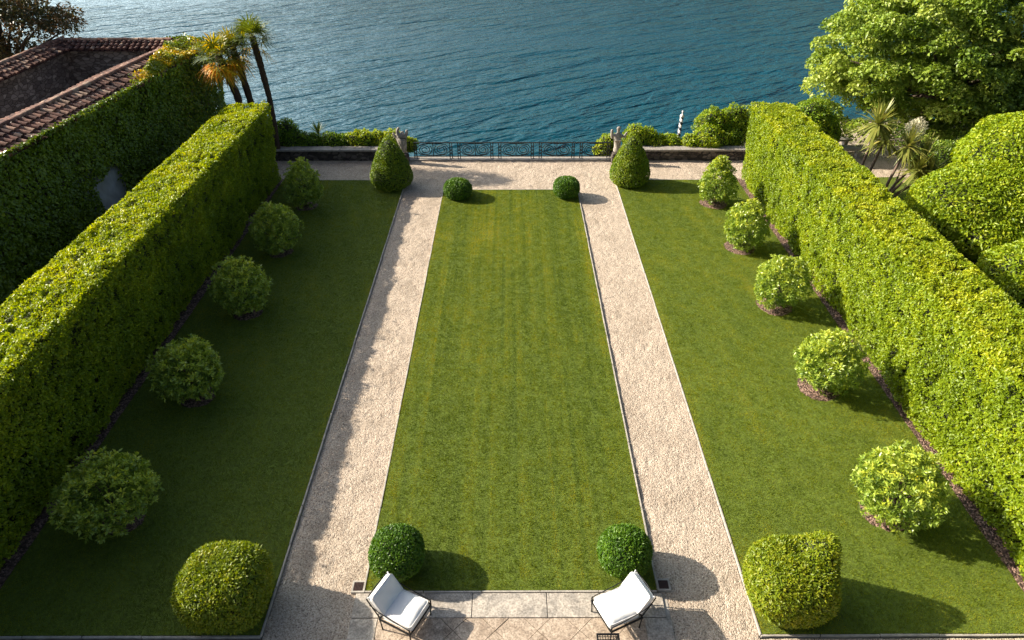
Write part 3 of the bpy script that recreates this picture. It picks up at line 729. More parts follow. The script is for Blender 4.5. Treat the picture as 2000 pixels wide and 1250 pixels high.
def railing():
    t = tag(empty('iron_railing', (0.08, 31.2, 0.02)), 'black wrought iron railing with scroll panels between the two statues', 'railing')
    X0, X1, H = -4.62, 4.62, 0.76
    b = MB(); b.box((0, 0, H), (X1 - X0, 0.06, 0.045)); b.build('handrail', M['green_iron'], t)
    b = MB(); b.box((0, 0, 0.10), (X1 - X0, 0.03, 0.035)); b.build('bottom_rail', M['green_iron'], t)
    px = [-2.70, -0.77, 1.15, 3.08]
    pairs = [X0 + .05] + [p for c in px for p in (c - .19, c + .19)] + [X1 - .05]
    for c in pairs:
        b = MB()
        for d in (-.055, .055): b.box((c + d, 0, H / 2), (0.036, 0.03, H))
        for z in (.22, .38, .54): b.box((c, 0, z), (0.11, 0.025, 0.03)); b.tube([(c + .028 * math.cos(a), 0, z + .05 + .028 * math.sin(a)) for a in np.linspace(0, 2 * math.pi, 9)], .011, 5, False)
        b.build('post', M['green_iron'], t)
    edges = [X0 + .12] + px + [X1 - .12]
    for a0, a1 in zip(edges[:-1], edges[1:]):
        l = a0 + (.26 if a0 in px else 0); r_ = a1 - (.26 if a1 in px else 0); mid = (l + r_) / 2; w_ = (r_ - l) / 2
        b = MB(); b.box((mid, 0, .43), (.034, .03, .62))
        for s in (-1, 1):
            cx = mid + s * w_ * .5; pts = []
            for k in range(40):
                th = k / 39 * 4.2 * math.pi; rr = .245 * (1 - .72 * k / 39)
                pts.append((cx + s * rr * math.cos(th + 2.4) * w_ / .56, 0, .42 + rr * math.sin(th + 2.4) * 1.12))
            b.tube(pts, .02, 5)
            b.tube([(mid, 0, .16), (mid + s * w_ * .3, 0, .13), (mid + s * w_ * .8, 0, .2), (mid + s * w_ * .97, 0, .34)], .018, 5)
            b.tube([(mid, 0, .70), (mid + s * w_ * .3, 0, .72), (mid + s * w_ * .8, 0, .66), (mid + s * w_ * .97, 0, .5)], .018, 5)
        b.build('scroll_panel', M['green_iron'], t)
railing()

def skin(name, nodes, edges, m, parent, loc=(0, 0, 0), sub=2):
    bm = bmesh.new(); lay = bm.verts.layers.skin.verify()
    vs = [bm.verts.new(p) for p, _ in nodes]
    for v, (_, r_) in zip(vs, nodes):
        v[lay].radius = r_ if isinstance(r_, tuple) else (r_, r_)
    vs[0][lay].use_root = True
    for a, b in edges: bm.edges.new((vs[a], vs[b]))
    me = bpy.data.meshes.new(name); bm.to_mesh(me); bm.free()
    o = link(name, me, m, parent, loc)
    o.modifiers.new('skin', 'SKIN').use_smooth_shade = True
    s = o.modifiers.new('sub', 'SUBSURF'); s.levels = sub; s.render_levels = sub
    return o

def statue(x, y, rz, pose, label):
    t = tag(empty('statue', (x, y, -0.03), rz), label, 'statue', 'stone statues at the ends of the railing')
    b = MB()
    b.box((0, 0, .17), (.46, .42, .34), .03); b.box((0, 0, .39), (.40, .37, .10), -.02)
    b.build('plinth', M['plinth'], t, bevel=.03)
    if pose == 0:      # seen from behind: robe, head, left arm raised upright, right arm out
        nodes = [((0, 0, .92), (.150, .125)), ((0, 0, .44), (.20, .17)), ((.01, 0, .66), (.17, .14)), ((-.01, .0, 1.10), (.14, .10)), ((-.01, 0, 1.27), (.155, .10)),
                 ((-.005, 0, 1.38), (.065, .06)), ((0, -.01, 1.45), (.045, .045)), ((.005, .0, 1.58), (.092, .10)), ((.005, .0, 1.70), (.066, .072)),
                 ((-.185, .0, 1.27), (.06, .06)), ((-.265, .02, 1.13), (.055, .05)), ((-.285, -.02, 1.32), (.05, .05)), ((-.285, -.03, 1.49), (.05, .052)), ((-.28, -.03, 1.58), (.035, .045)),
                 ((.185, .0, 1.25), (.065, .06)), ((.27, .02, 1.20), (.06, .05)), ((.35, .03, 1.33), (.05, .045)), ((.40, .03, 1.43), (.03, .035))]
        edges = [(0, 2), (2, 1), (0, 3), (3, 4), (4, 5), (5, 6), (6, 7), (7, 8), (4, 9), (9, 10), (10, 11), (11, 12), (12, 13), (4, 14), (14, 15), (15, 16), (16, 17)]
    else:              # bowed head between two raised arms
        nodes = [((0, 0, .90), (.15, .13)), ((.01, 0, .44), (.12, .12)), ((.01, 0, .66), (.125, .12)), ((-.01, 0, 1.08), (.155, .12)), ((-.01, 0, 1.24), (.17, .11)),
                 ((-.01, .06, 1.33), (.07, .07)), ((0, .13, 1.37), (.08, .085)), ((0, .17, 1.41), (.055, .06)),
                 ((-.17, .0, 1.32), (.075, .075)), ((-.20, .0, 1.46), (.07, .07)), ((-.16, .0, 1.59), (.062, .06)), ((-.09, .01, 1.66), (.04, .045)),
                 ((.17, .0, 1.28), (.075, .075)), ((.215, .0, 1.40), (.065, .065)), ((.225, .0, 1.50), (.055, .055)), ((.22, 0, 1.56), (.035, .04)),
                 ((-.24, .05, 1.14), (.06, .05)), ((-.34, .06, 1.28), (.05, .05)), ((-.42, .06, 1.38), (.03, .03))]
        edges = [(0, 2), (2, 1), (0, 3), (3, 4), (4, 5), (5, 6), (6, 7), (4, 8), (8, 9), (9, 10), (10, 11), (4, 12), (12, 13), (13, 14), (14, 15), (3, 16), (16, 17), (17, 18)]
    nodes = [((p[0] * 1.05, p[1], p[2]), (r_[0] * 1.36, r_[1] * 1.3) if k not in (6, 7, 8) or pose else (r_[0] * 1.12, r_[1] * 1.12)) for k, (p, r_) in enumerate(nodes)]
    skin('figure', nodes, edges, M['statue'], t)
statue(-5.0, 30.85, 0.0, 1, 'dark weathered stone statue with two raised arms, at the shaded railing end')
statue(4.98, 30.85, 0.0, 0, 'sunlit stone statue seen from behind with a head and one arm raised upright')

def lobes(name, loc, lobe_list, dens, L, W, m, label, cat, group, seed, tint0=.45, trunk=None, parent_parts=False, **kw):
    """plant of several overlapping leafy lobes; lobe = (x,y,z,rx,ry,rz)"""
    rng = np.random.default_rng(seed); Ps = []; Ns = []; CV = []; CF = []; nb = 0
    for k, (x, y, z, a, b, c) in enumerate(lobe_list):
        fn = superball(a, b, c, 2.0, seed + k, kw.get('lump', .16), kw.get('ls', 2.2) / max(a, .5))
        n = int(dens * 4 * math.pi * ((a * b) ** 1.6 / 3 + (a * c) ** 1.6 / 3 + (b * c) ** 1.6 / 3) ** (1 / 1.6))
        D = rdir(n, rng); p = fn(D); Ns.append(nrm(p / np.array([a * a, b * b, c * c])))
        p = p * (1 - np.abs(rng.normal(0, .09, n)))[:, None]
        Ps.append(p + np.array([x, y, z]))
        cv, cf = uv_ball(lambda d: fn(d) * .80, 20, 12); CV.append(cv + np.array([x, y, z])); CF.append(cf + nb); nb += len(cv)
    P = np.concatenate(Ps); N = np.concatenate(Ns)
    k = np.ones(len(P), bool)
    for (x, y, z, a, b, c) in lobe_list:                 # drop leaves buried in another lobe
        k &= (((P - np.array([x, y, z])) / np.array([a, b, c])) ** 2).sum(1) > .55
    k &= P[:, 2] > kw.get('zmin', -.1)
    P, N = P[k], N[k]
    t = tint0 + .16 * fbm(P + seed, .9, seed, 3) + .12 * vnoise(P + seed, 5, seed + 1) + rng.normal(0, .15, len(P))
    me = foliage_mesh('foliage', P, N, L, W, rng, np.clip(t, 0, 1), (np.concatenate(CV), np.concatenate(CF)), jit=kw.get('jit', .8), out=.5, up=.1, face=.6, droop=kw.get('droop', 0))
    if trunk is None:
        me.name = name
        return tag(link(name, me, [m, M['dark_core']], loc=loc), label, cat, group)
    tt = tag(empty(name, loc), label, cat, group)
    link('foliage', me, [m, M['dark_core']], tt)
    b = MB()
    for pts, rad in trunk: b.tube(pts, rad, 8)
    b.build('trunk', M['bark'], tt)
    return tt

GB = 'bushes behind the lakeside walls'
wb = [  # x, y, z, lobes, label, tint
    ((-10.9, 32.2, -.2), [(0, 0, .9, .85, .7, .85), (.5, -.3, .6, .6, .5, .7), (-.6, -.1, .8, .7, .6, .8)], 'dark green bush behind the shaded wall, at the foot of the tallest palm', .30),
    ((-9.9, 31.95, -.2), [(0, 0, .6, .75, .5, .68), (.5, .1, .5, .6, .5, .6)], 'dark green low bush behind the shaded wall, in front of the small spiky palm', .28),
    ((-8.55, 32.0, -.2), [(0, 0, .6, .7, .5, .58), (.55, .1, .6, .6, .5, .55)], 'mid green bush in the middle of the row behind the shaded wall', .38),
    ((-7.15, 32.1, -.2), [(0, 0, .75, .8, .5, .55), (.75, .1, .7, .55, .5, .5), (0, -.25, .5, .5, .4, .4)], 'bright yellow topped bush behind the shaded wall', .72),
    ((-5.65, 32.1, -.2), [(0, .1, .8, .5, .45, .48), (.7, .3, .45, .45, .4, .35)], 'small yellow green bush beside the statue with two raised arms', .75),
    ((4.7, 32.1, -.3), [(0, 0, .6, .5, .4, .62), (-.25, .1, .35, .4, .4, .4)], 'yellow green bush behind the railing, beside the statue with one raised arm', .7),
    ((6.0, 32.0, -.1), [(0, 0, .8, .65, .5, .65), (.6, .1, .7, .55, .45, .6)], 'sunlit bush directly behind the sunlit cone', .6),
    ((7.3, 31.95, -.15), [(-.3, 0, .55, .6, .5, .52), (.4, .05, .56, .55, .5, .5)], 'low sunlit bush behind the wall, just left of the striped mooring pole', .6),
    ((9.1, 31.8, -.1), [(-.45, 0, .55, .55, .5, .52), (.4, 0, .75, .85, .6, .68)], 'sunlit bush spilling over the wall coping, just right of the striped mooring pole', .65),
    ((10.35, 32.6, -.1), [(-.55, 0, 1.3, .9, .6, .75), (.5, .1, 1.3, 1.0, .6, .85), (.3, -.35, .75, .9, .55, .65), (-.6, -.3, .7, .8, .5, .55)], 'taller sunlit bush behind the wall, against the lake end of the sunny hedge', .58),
]
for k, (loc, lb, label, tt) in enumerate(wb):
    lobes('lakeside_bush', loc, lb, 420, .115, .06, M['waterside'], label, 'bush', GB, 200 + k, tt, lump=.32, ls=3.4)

# striped mooring poles standing in the lake
for (x, y, zt, lb) in ((8.62, 34.6, 1.22, 'black and white spiral striped mooring pole standing clear in the lake'), (11.02, 36.0, .84, 'striped mooring pole of which only the white tip shows above the bush')):
    t = tag(empty('mooring_pole', (x, y, -4.2)), lb, 'mooring pole', 'striped mooring poles in the lake')
    t.rotation_euler = (0, R(1.6), 0)
    H = zt + 4.2
    b = MB(); b.lathe([(.085, 0), (.085, H - .34), (.0, H - .34)], n=18); b.build('shaft', M['stripes'], t)
    b = MB(); b.lathe([(.088, H - .335), (.105, H - .32), (.105, H - .24), (.07, H - .20), (.03, H - .17), (.03, H - .10), (.05, H - .06), (.045, H - .01), (.0, H)], n=18); b.build('finial', M['white_paint'], t)

# ------------------------------------------------------------------ fan palms
def fan(V, F, T, base, dirv, ln, rad, tint, rng, droop):
    """petiole + fan of narrow folded blades"""
    d = dirv / np.linalg.norm(dirv); s = np.cross(d, [0, 0, 1.0]); s /= max(np.linalg.norm(s), 1e-6); u = np.cross(s, d)
    hub = base + d * ln - np.array([0, 0, droop * ln * .3])
    def quad(a, b, wa, wb, sd, tn):
        i = len(V); V.extend([a - sd * wa, a + sd * wa, b + sd * wb, b - sd * wb]); F.append((i, i + 1, i + 2, i + 3)); T.extend([tn] * 4)
    quad(base, hub, .012, .009, s, min(1, tint + .1))
    nb = 13
    for k in range(nb):
        a = R(-118 + 236 * k / (nb - 1)) + rng.normal(0, .04)
        bd = d * math.cos(a) + s * math.sin(a) + u * .12
        L = rad * (1 - .25 * abs(a) / 2.1) * rng.uniform(.9, 1.08)
        mid = hub + bd * L * .55; tip = hub + bd * L - np.array([0, 0, 1]) * L * (.10 + .35 * droop) + rng.normal(0, .02, 3)
        sd = np.cross(bd, u); sd /= max(np.linalg.norm(sd), 1e-6)
        tn = float(np.clip(tint + rng.normal(0, .09), 0, 1))
        quad(hub, mid, .011, .029, sd, tn); quad(mid, tip, .029, .004, sd, tn)

def palm(x, y, pts, rad, crad, nf, ndead, label, seed, dead_tint, gold=.25):
    rng = np.random.default_rng(seed)
    t = tag(empty('fan_palm', (x, y, 0)), label, 'palm tree', 'fan palms by the lake')
    b = MB(); P = [Vector(p) for p in pts]; fine = []; rr = []
    for i in range(len(P) - 1):
        for k in range(9):
            fine.append(P[i].lerp(P[i + 1], k / 9)); q = (i + k / 9) / (len(P) - 1)
            rr.append((rad[0] + (rad[1] - rad[0]) * q) * (1 + .12 * ((len(rr)) % 2)) * rng.uniform(.94, 1.08))
    fine.append(P[-1]); rr.append(rad[1])
    b.tube(fine, rr, 10, smooth=False); b.build('trunk', M['palm_bark'], t)
    top = np.array(pts[-1], float)
    for nm, cnt, lo, hi in (('crown', nf, -.30, 1.0), ('dead_fronds', ndead, -.70, -.25)):
        V, F, T = [], [], []
        for k in range(cnt):
            a = 2.399963 * k + rng.normal(0, .2); e = lo + (hi - lo) * ((k + .5) / cnt) + rng.normal(0, .08)
            e = max(-1, min(1, e)); dv = np.array([math.cos(a) * math.cos(e * 1.3), math.sin(a) * math.cos(e * 1.3), math.sin(e * 1.3)])
            tn = (.15 + gold * 1.2 * rng.random() + gold * (rng.random() > .6)) if nm == 'crown' else dead_tint + .12 * rng.normal()
            fan(V, F, T, top + np.array([0, 0, -.05 if nm == 'crown' else -.22]), dv, crad * .42, crad * .62, tn, rng, .3 if nm == 'crown' else .7)
        link(nm, np_mesh(nm, np.array(V), np.array(F), np.array(T)), M['palm'], t)
palm(-11.0, 31.2, [(0, 0, -.3), (.08, 0, 1.4), (.1, 0, 2.9), (.0, 0, 4.3), (-.12, 0, 5.5)], (.10, .14), 1.15, 30, 2, 'tallest fan palm with a green crown standing apart on a slender dark trunk', 301, .72, .22)
palm(-12.0, 30.6, [(.15, 0, -.1), (.02, 0, 1.6), (-.1, 0, 3.2), (-.52, -.05, 4.9)], (.12, .16), 1.15, 26, 24, 'lower fan palm with hanging orange yellow dead fronds, nearest the ivy corner', 302, .92, .31)
palm(-11.85, 31.2, [(.25, 0, -.1), (.15, 0, 1.6), (.02, 0, 3.2), (-.22, .02, 5.05)], (.12, .15), 1.1, 26, 8, 'lower fan palm with a yellow green crown between the other two palms', 303, .8, .31)

# small spiky palm among the bushes
def spiky(name, loc, n, L, w_, label, cat, seed, m, tint, hi=1.4, lo=-.1):
    rng = np.random.default_rng(seed); V, F, T = [], [], []
    for k in range(n):
        a = rng.uniform(0, 2 * math.pi); e = lo + (hi - lo) * rng.random()
        d = np.array([math.cos(a) * math.cos(e), math.sin(a) * math.cos(e), math.sin(e)]); s = np.cross(d, [0, 0, 1.0]); s /= max(np.linalg.norm(s), 1e-6)
        l = L * rng.uniform(.75, 1.1); p = np.zeros(3); prev = None
        for q in range(4):
            pt = p + d * l * q / 3 - np.array([0, 0, 1]) * l * .28 * (q / 3) ** 2 * math.cos(e); ww = w_ * (1, 1.1, .8, .05)[q]
            cur = (pt - s * ww, pt + s * ww)
            if prev is not None:
                i = len(V); V.extend([prev[0], prev[1], cur[1], cur[0]]); F.append((i, i + 1, i + 2, i + 3)); T.extend([float(np.clip(tint + rng.normal(0, .12), 0, 1))] * 4)
            prev = cur
    return V, F, T
V, F, T = spiky('', None, 70, .75, .02, '', '', 31, None, .1)
tag(link('small_palm', np_mesh('small_palm', np.array(V), np.array(F), np.array(T)), M['palm'], loc=(-9.35, 32.6, .75)), 'small dark spiky palm rising between the bushes behind the shaded wall', 'plant')

# ------------------------------------------------------------------ cordylines behind the sunny hedge
def cordyline(loc, stems, label, seed):
    t = tag(empty('cordyline', loc), label, 'plant', 'cordylines behind the hedge')
    b = MB(); V, F, T = [], [], []
    for k, (x0, y0, x1, y1, z1, L, n) in enumerate(stems):
        b.tube([(x0, y0, -.1), (x0 + (x1 - x0) * .35, y0 + (y1 - y0) * .35, z1 * .45), (x0 + (x1 - x0) * .75, y0 + (y1 - y0) * .75, z1 * .8), (x1, y1, z1)], [.075, .06, .05, .045], 8)
        v, f, tt = spiky('', None, n, L, .042, '', '', seed + k, None, .55, 1.45, -.85)
        i = len(V); V += [p + np.array([x1, y1, z1]) for p in v]; F += [tuple(q + i for q in g) for g in f]; T += tt
    b.build('trunk', M['pale_bark'], t)
    link('foliage', np_mesh('foliage', np.array(V), np.array(F), np.array(T)), M['sword'], t)
    return t
cordyline((14.9, 26.6, 0), [(-.25, .6, .02, .7, 2.95, 1.15, 130), (.05, .5, .45, .6, 2.35, 1.0, 90)], 'tallest cordyline with two straight stems and a big spiky head, in front of the gravel', 401)
cordyline((15.2, 26.0, 0), [(0, 0, .75, .5, 2.3, 1.0, 90), (.05, 0, 1.5, .5, 1.9, 1.0, 90), (.1, -.1, 1.75, .1, 1.2, 1.15, 110), (.1, 0, 1.2, .0, 1.5, 1.05, 80)], 'low cordyline clump with leaning stems and drooping pale leaves', 410)
rng = np.random.default_rng(5); n = 520
D = rdir(n, rng); P = D * np.array([.36, .30, .40]) * rng.uniform(.3, 1, n)[:, None] ** .5
V, F = leaves(P, D, .10, .04, rng, jit=.6)
t = tag(empty('flower_spike', (16.45, 27.2, 0)), 'creamy white flower plume above the cordylines', 'flower')
link('plume', np_mesh('plume', V * np.array([1.15, 1.15, 1.15]) + np.array([0, 0, 2.8]), F, np.repeat(rng.random(n), 4)), M['flower'], t)
b = MB(); b.tube([(-.3, -.3, 0), (-.1, -.1, 1.4), (0, 0, 2.6)], [.04, .03, .02], 6); b.build('stem', M['pale_bark'], t)

# stone benches on the gravel behind the hedge
for (x, y, rz, lb) in ((16.0, 32.7, .0, 'grey stone bench half hidden by the hedge, the one nearer the lake'), (16.15, 31.5, -.05, 'grey stone bench half hidden by the hedge, the one nearer the cordylines')):
    t = tag(empty('stone_bench', (x, y, -.03), rz), lb, 'bench', 'stone benches behind the hedge')
    b = MB(); b.box((0, 0, .44), (1.5, .48, .10)); b.build('seat', M['slab'], t, bevel=.012)
    for s in (-.5, .5):
        b = MB(); b.box((s, 0, .19), (.16, .36, .40)); b.build('leg', M['slab'], t, bevel=.01)

# ------------------------------------------------------------------ mounded shrubs on the right
mt = [([(0, 0, 0), (.1, .05, 1.2), (.0, .1, 2.4)], [.16, .13, .08]), ([(0, 0, .8), (-.8, -.5, 1.6), (-1.5, -.8, 2.0)], [.09, .06, .03]), ([(0, 0, .9), (.9, -.3, 1.8), (1.6, -.5, 2.2)], [.09, .06, .03])]
lobes('cloud_tree', (17.2, 22.3, 0), [(1.7, 1.3, 2.9, 2.7, 1.9, 1.65), (-.30, -.2, 1.75, 2.85, 2.0, 1.45), (1.8, -.5, 2.3, 2.3, 1.8, 1.5), (-2.0, -.6, 1.3, 1.2, 1.1, .8), (-.6, -1.7, 1.25, 1.6, 1.0, .85)], 640, .14, .07, M['mound'], 'broad tree clipped into stacked green domes, beside the cordylines', 'tree', 'dome clipped trees behind the sunny hedge', 501, .52, mt, lump=.13, ls=3.2, zmin=.55, jit=.7, droop=.3)
lobes('cloud_tree', (16.95, 18.2, 0), [(0, 0, 1.15, 2.2, 1.6, 1.2), (1.3, .6, 1.6, 1.8, 1.5, 1.4), (-1.0, -.6, .95, 1.1, .9, .65)], 640, .14, .07, M['mound'], 'lower dome clipped tree in front of the larger one, at the photo edge', 'tree', 'dome clipped trees behind the sunny hedge', 502, .5, mt, lump=.13, ls=3.2, zmin=.4, jit=.7, droop=.3)
lobes('garden_bush', (14.0, 31.6, 0), [(0, 0, 1.35, 1.1, 1.0, 1.3), (.9, .2, .9, .8, .8, .95)], 420, .12, .065, M['waterside'], 'green bush directly behind the lake end of the sunny hedge', 'bush', None, 503, .5, [([(0, 0, 0), (0, 0, .9)], [.06, .04])], lump=.2)
lobes('garden_bush', (18.9, 28.6, 0), [(0, 0, .8, 1.3, .9, .9), (1.3, .2, .9, 1.0, .8, 1.0)], 300, .14, .07, M['broad'], 'dark bush under the big tree behind the cordylines', 'bush', None, 504, .3, [([(0, 0, 0), (0, 0, .6)], [.05, .03])], lump=.2)

# ------------------------------------------------------------------ trees
def tree(name, loc, clumps, limbs, nleaf, L, W, m, label, cat, group, seed, tint0=.45, flat=.75, droop=.25, zmin=.3):
    """clumps: (x,y,z,r); leaves fill each clump, denser outside, lit from above"""
    rng = np.random.default_rng(seed)
    t = tag(empty(name, loc), label, cat, group)
    Ps = []; Ns = []; tn = []
    tot = sum(c[3] ** 2 for c in clumps)
    for (x, y, z, r_) in clumps:
        n = int(nleaf * r_ ** 2 / tot); D = rdir(n, rng); D[:, 2] = np.where(D[:, 2] < -.3, np.abs(D[:, 2]), D[:, 2])
        q = rng.uniform(.55, 1, n) ** .6
        p = D * np.array([r_, r_, r_ * flat]) * (q * (1 + .2 * vnoise(D * 2 + x, 1.3, seed)))[:, None]
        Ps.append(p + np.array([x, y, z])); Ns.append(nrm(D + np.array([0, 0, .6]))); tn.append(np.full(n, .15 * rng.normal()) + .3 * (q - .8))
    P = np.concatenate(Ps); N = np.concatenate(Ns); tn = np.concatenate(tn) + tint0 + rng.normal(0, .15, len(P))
    k = P[:, 2] > zmin; P, N, tn = P[k], N[k], tn[k]
    V, F = leaves(P, N, L, W, rng, out=.6, up=-.1, jit=.7, face=.6, droop=droop)
    link('crown', np_mesh('crown', V, F, np.repeat(np.clip(tn, 0, 1), 4)), m, t)
    b = MB()
    for pts, rad in limbs: b.tube(pts, rad, 9)
    b.build('trunk', M['bark'], t)

def crown_clumps(c, r_, n, rc, seed, shell=.8, zcut=-.55):
    rng = np.random.default_rng(seed); out = []
    while len(out) < n:
        d = rdir(1, rng)[0]
        if d[2] < zcut: continue
        q = rng.uniform(shell, 1) if rng.random() < .8 else rng.uniform(.3, shell)
        out.append((c[0] + d[0] * r_[0] * q, c[1] + d[1] * r_[1] * q, c[2] + d[2] * r_[2] * q, rc * rng.uniform(.7, 1.25)))
    return out

def limbs_to(base, fork, clumps, seed, n=16, r0=.34):
    rng = random.Random(seed); out = [([base, (base[0] + .05, base[1], fork[2] * .5), fork], [r0, r0 * .8, r0 * .7])]
    for c in rng.sample(clumps, min(n, len(clumps))):
        m = (fork[0] + (c[0] - fork[0]) * .45, fork[1] + (c[1] - fork[1]) * .45, fork[2] + (c[2] - fork[2]) * .6)
        out.append(([fork, m, (c[0], c[1], c[2])], [r0 * .42, r0 * .24, .03]))
    return out

cl = crown_clumps((.2, 0, 4.3), (6.2, 4.2, 3.9), 480, .62, 61, .70, -.95)
cl += [(-5.2, -.4, 1.6, .9), (-4.6, -1.0, 1.0, .8), (-5.4, 0, 2.6, 1.0), (-3.8, -1.8, 1.0, .9), (-2.6, -2.4, 1.0, .9), (-1.2, -2.8, .9, .9), (.3, -3.0, 1.0, .9), (1.6, -2.9, 1.6, 1.2), (3.0, -2.8, 1.9, 1.3), (4.4, -2.6, 2.2, 1.3), (2.2, -3.0, 3.0, 1.3), (.6, -2.8, 2.2, 1.2)]
tree('broadleaf_tree', (20.6, 33.8, -.1), cl, limbs_to((0, 0, 0), (.2, 0, 2.4), cl, 1, 22), 150000, .17, .115, M['broad'], 'huge broadleaf tree with large pale green leaves overhanging the lake', 'tree', None, 601, .5)
cl = crown_clumps((0, 0, 5.6), (3.9, 3.0, 2.9), 75, .9, 62, .5, -.9)
tree('brown_leaved_tree', (-24.2, 34.0, -.1), cl, limbs_to((0, 0, 0), (.1, 0, 3.0), cl, 2, 22, .26), 15000, .18, .115, M['autumn'], 'dark tree with reddish brown leaves beyond the tiled courtyard', 'tree', None, 602, .45, zmin=1.5)

# ------------------------------------------------------------------ walled courtyard with tiled copings, clothed in ivy
def tiles_mesh(L, half, drop, seed, ncol=None):
    """double pitched barrel-tile coping along local Y (0..L), ridge at x=0,z=0"""
    rng = np.random.default_rng(seed); V = []; F = []; T = []
    pitch = .25; nc = int(L / pitch); slope = math.hypot(half, drop); rows = 3; tl = slope / rows * 1.12
    for side in (-1, 1):
        ux, uz = side * half / slope, -drop / slope; nx, nz = side * drop / slope, half / slope
        i = len(V)   # bedding under the tiles
        V += [(0, 0, -.05), (0, L, -.05), (side * half, L, -drop - .05), (side * half, 0, -drop - .05)]; F.append((i, i + 1, i + 2, i + 3)); T += [.1] * 4
        for c in range(nc):
            y = (c + .5) * pitch
            for r_ in range(rows):
                s0 = slope * r_ / rows + rng.normal(0, .022); s1 = s0 + tl; yy = y + rng.normal(0, .018); tn = float(np.clip(rng.normal(.52, .30), 0, 1))
                lift = .012 * (rows - r_) / rows; w0, w1 = .075, .095; tw = rng.normal(0, .020)
                i = len(V); ns = 6
                for s, wd, lf in ((s0, w0, .005), (s1, w1, .035)):
                    for k in range(ns + 1):
                        a = math.pi * k / ns; dy = math.cos(a) * wd + tw * (s - s0) / tl; h = math.sin(a) * wd * .85 + lf + lift
                        V.append((ux * s + nx * h, yy + dy, uz * s + nz * h + .022 * math.sin(y * .9 + seed) * s)); T.append(tn)
                for k in range(ns): F.append((i + k, i + k + 1, i + ns + 2 + k, i + ns + 1 + k))
                e = i + ns + 1   # closed lower end
                V.append((ux * s1, yy, uz * s1)); T.append(.02)
                for k in range(ns): F.append((e + k, e + k + 1, len(V) - 1, len(V) - 1))
    fs = [tuple(dict.fromkeys(f)) for f in F]
    me = bpy.data.meshes.new('roof'); me.from_pydata(V, [], fs); me.update()
    a = me.attributes.new('tint', 'FLOAT', 'POINT'); a.data.foreach_set('value', np.array(T, np.float32))
    return me

def ridge_mesh(L, seed):
    rng = np.random.default_rng(seed); V = []; F = []; T = []; n = int(L / .36)
    for c in range(n):
        y0 = c * L / n; y1 = y0 + L / n * 1.1; tn = float(np.clip(rng.normal(.85, .12), 0, 1)); i = len(V); ns = 6; j = rng.normal(0, .012)
        for y, wd, lf in ((y0, .13, .0), (y1, .11, .018)):
            for k in range(ns + 1):
                a = math.pi * k / ns; V.append((math.cos(a) * wd + j, y, math.sin(a) * wd * .75 + lf)); T.append(tn)
        for k in range(ns): F.append((i + k, i + k + 1, i + ns + 2 + k, i + ns + 1 + k))
    me = bpy.data.meshes.new('ridge_tiles'); me.from_pydata(V, [], F); me.update()
    a = me.attributes.new('tint', 'FLOAT', 'POINT'); a.data.foreach_set('value', np.array(T, np.float32))
    return me

TH = math.atan(.079)                       # the front wall is turned slightly off the garden axis
bld = tag(empty('walled_courtyard', (-17.5, 24, 0)), 'roofless stone courtyard with red tiled copings, its garden side under ivy', 'building')
def wall_run(x0, y0, x1, y1, ztop, half, drop, wt, seed, wm):
    L = math.hypot(x1 - x0, y1 - y0); rz = math.atan2(-(x1 - x0), (y1 - y0))
    ox, oy = x0 + 17.5, y0 - 24
    b = MB(); b.box((0, L / 2, (ztop - drop * .55 + .0) / 2 - .1), (wt, L, ztop - drop * .55 + .2))
    w_ = b.build('wall', wm, bld, (ox, oy, 0)); w_.rotation_euler = (0, 0, rz)
    r_ = link('roof', tiles_mesh(L, half, drop, seed), M['tile'], bld, (ox, oy, ztop - .06)); r_.rotation_euler = (0, 0, rz)
    g = link('ridge_tiles', ridge_mesh(L, seed + 1), M['tile'], r_, (0, 0, .035))
wall_run(-16.98, 8.0, -14.96, 33.0, 5.0, 1.15, .36, 1.2, 71, M['rubble'])
wall_run(-20.62, 14.0, -20.62, 33.3, 5.0, .75, .25, .6, 73, M['rubble'])
wall_run(-15.45, 33.0, -20.3, 33.0, 5.0, .72, .25, .6, 75, M['rubble'])
b = MB(); b.box((-1.0, 0, 0.0), (5.6, 17.5, .14)); b.build('floor', M['soil'], bld)
b = MB(); b.box((0, 0, 0), (.10, 2.6, 2.3)); pl = b.build('plaster_panel', M['render'], bld, (17.5 - 15.02, 23.6 - 24, 1.5)); pl.rotation_euler = (0, 0, -TH)

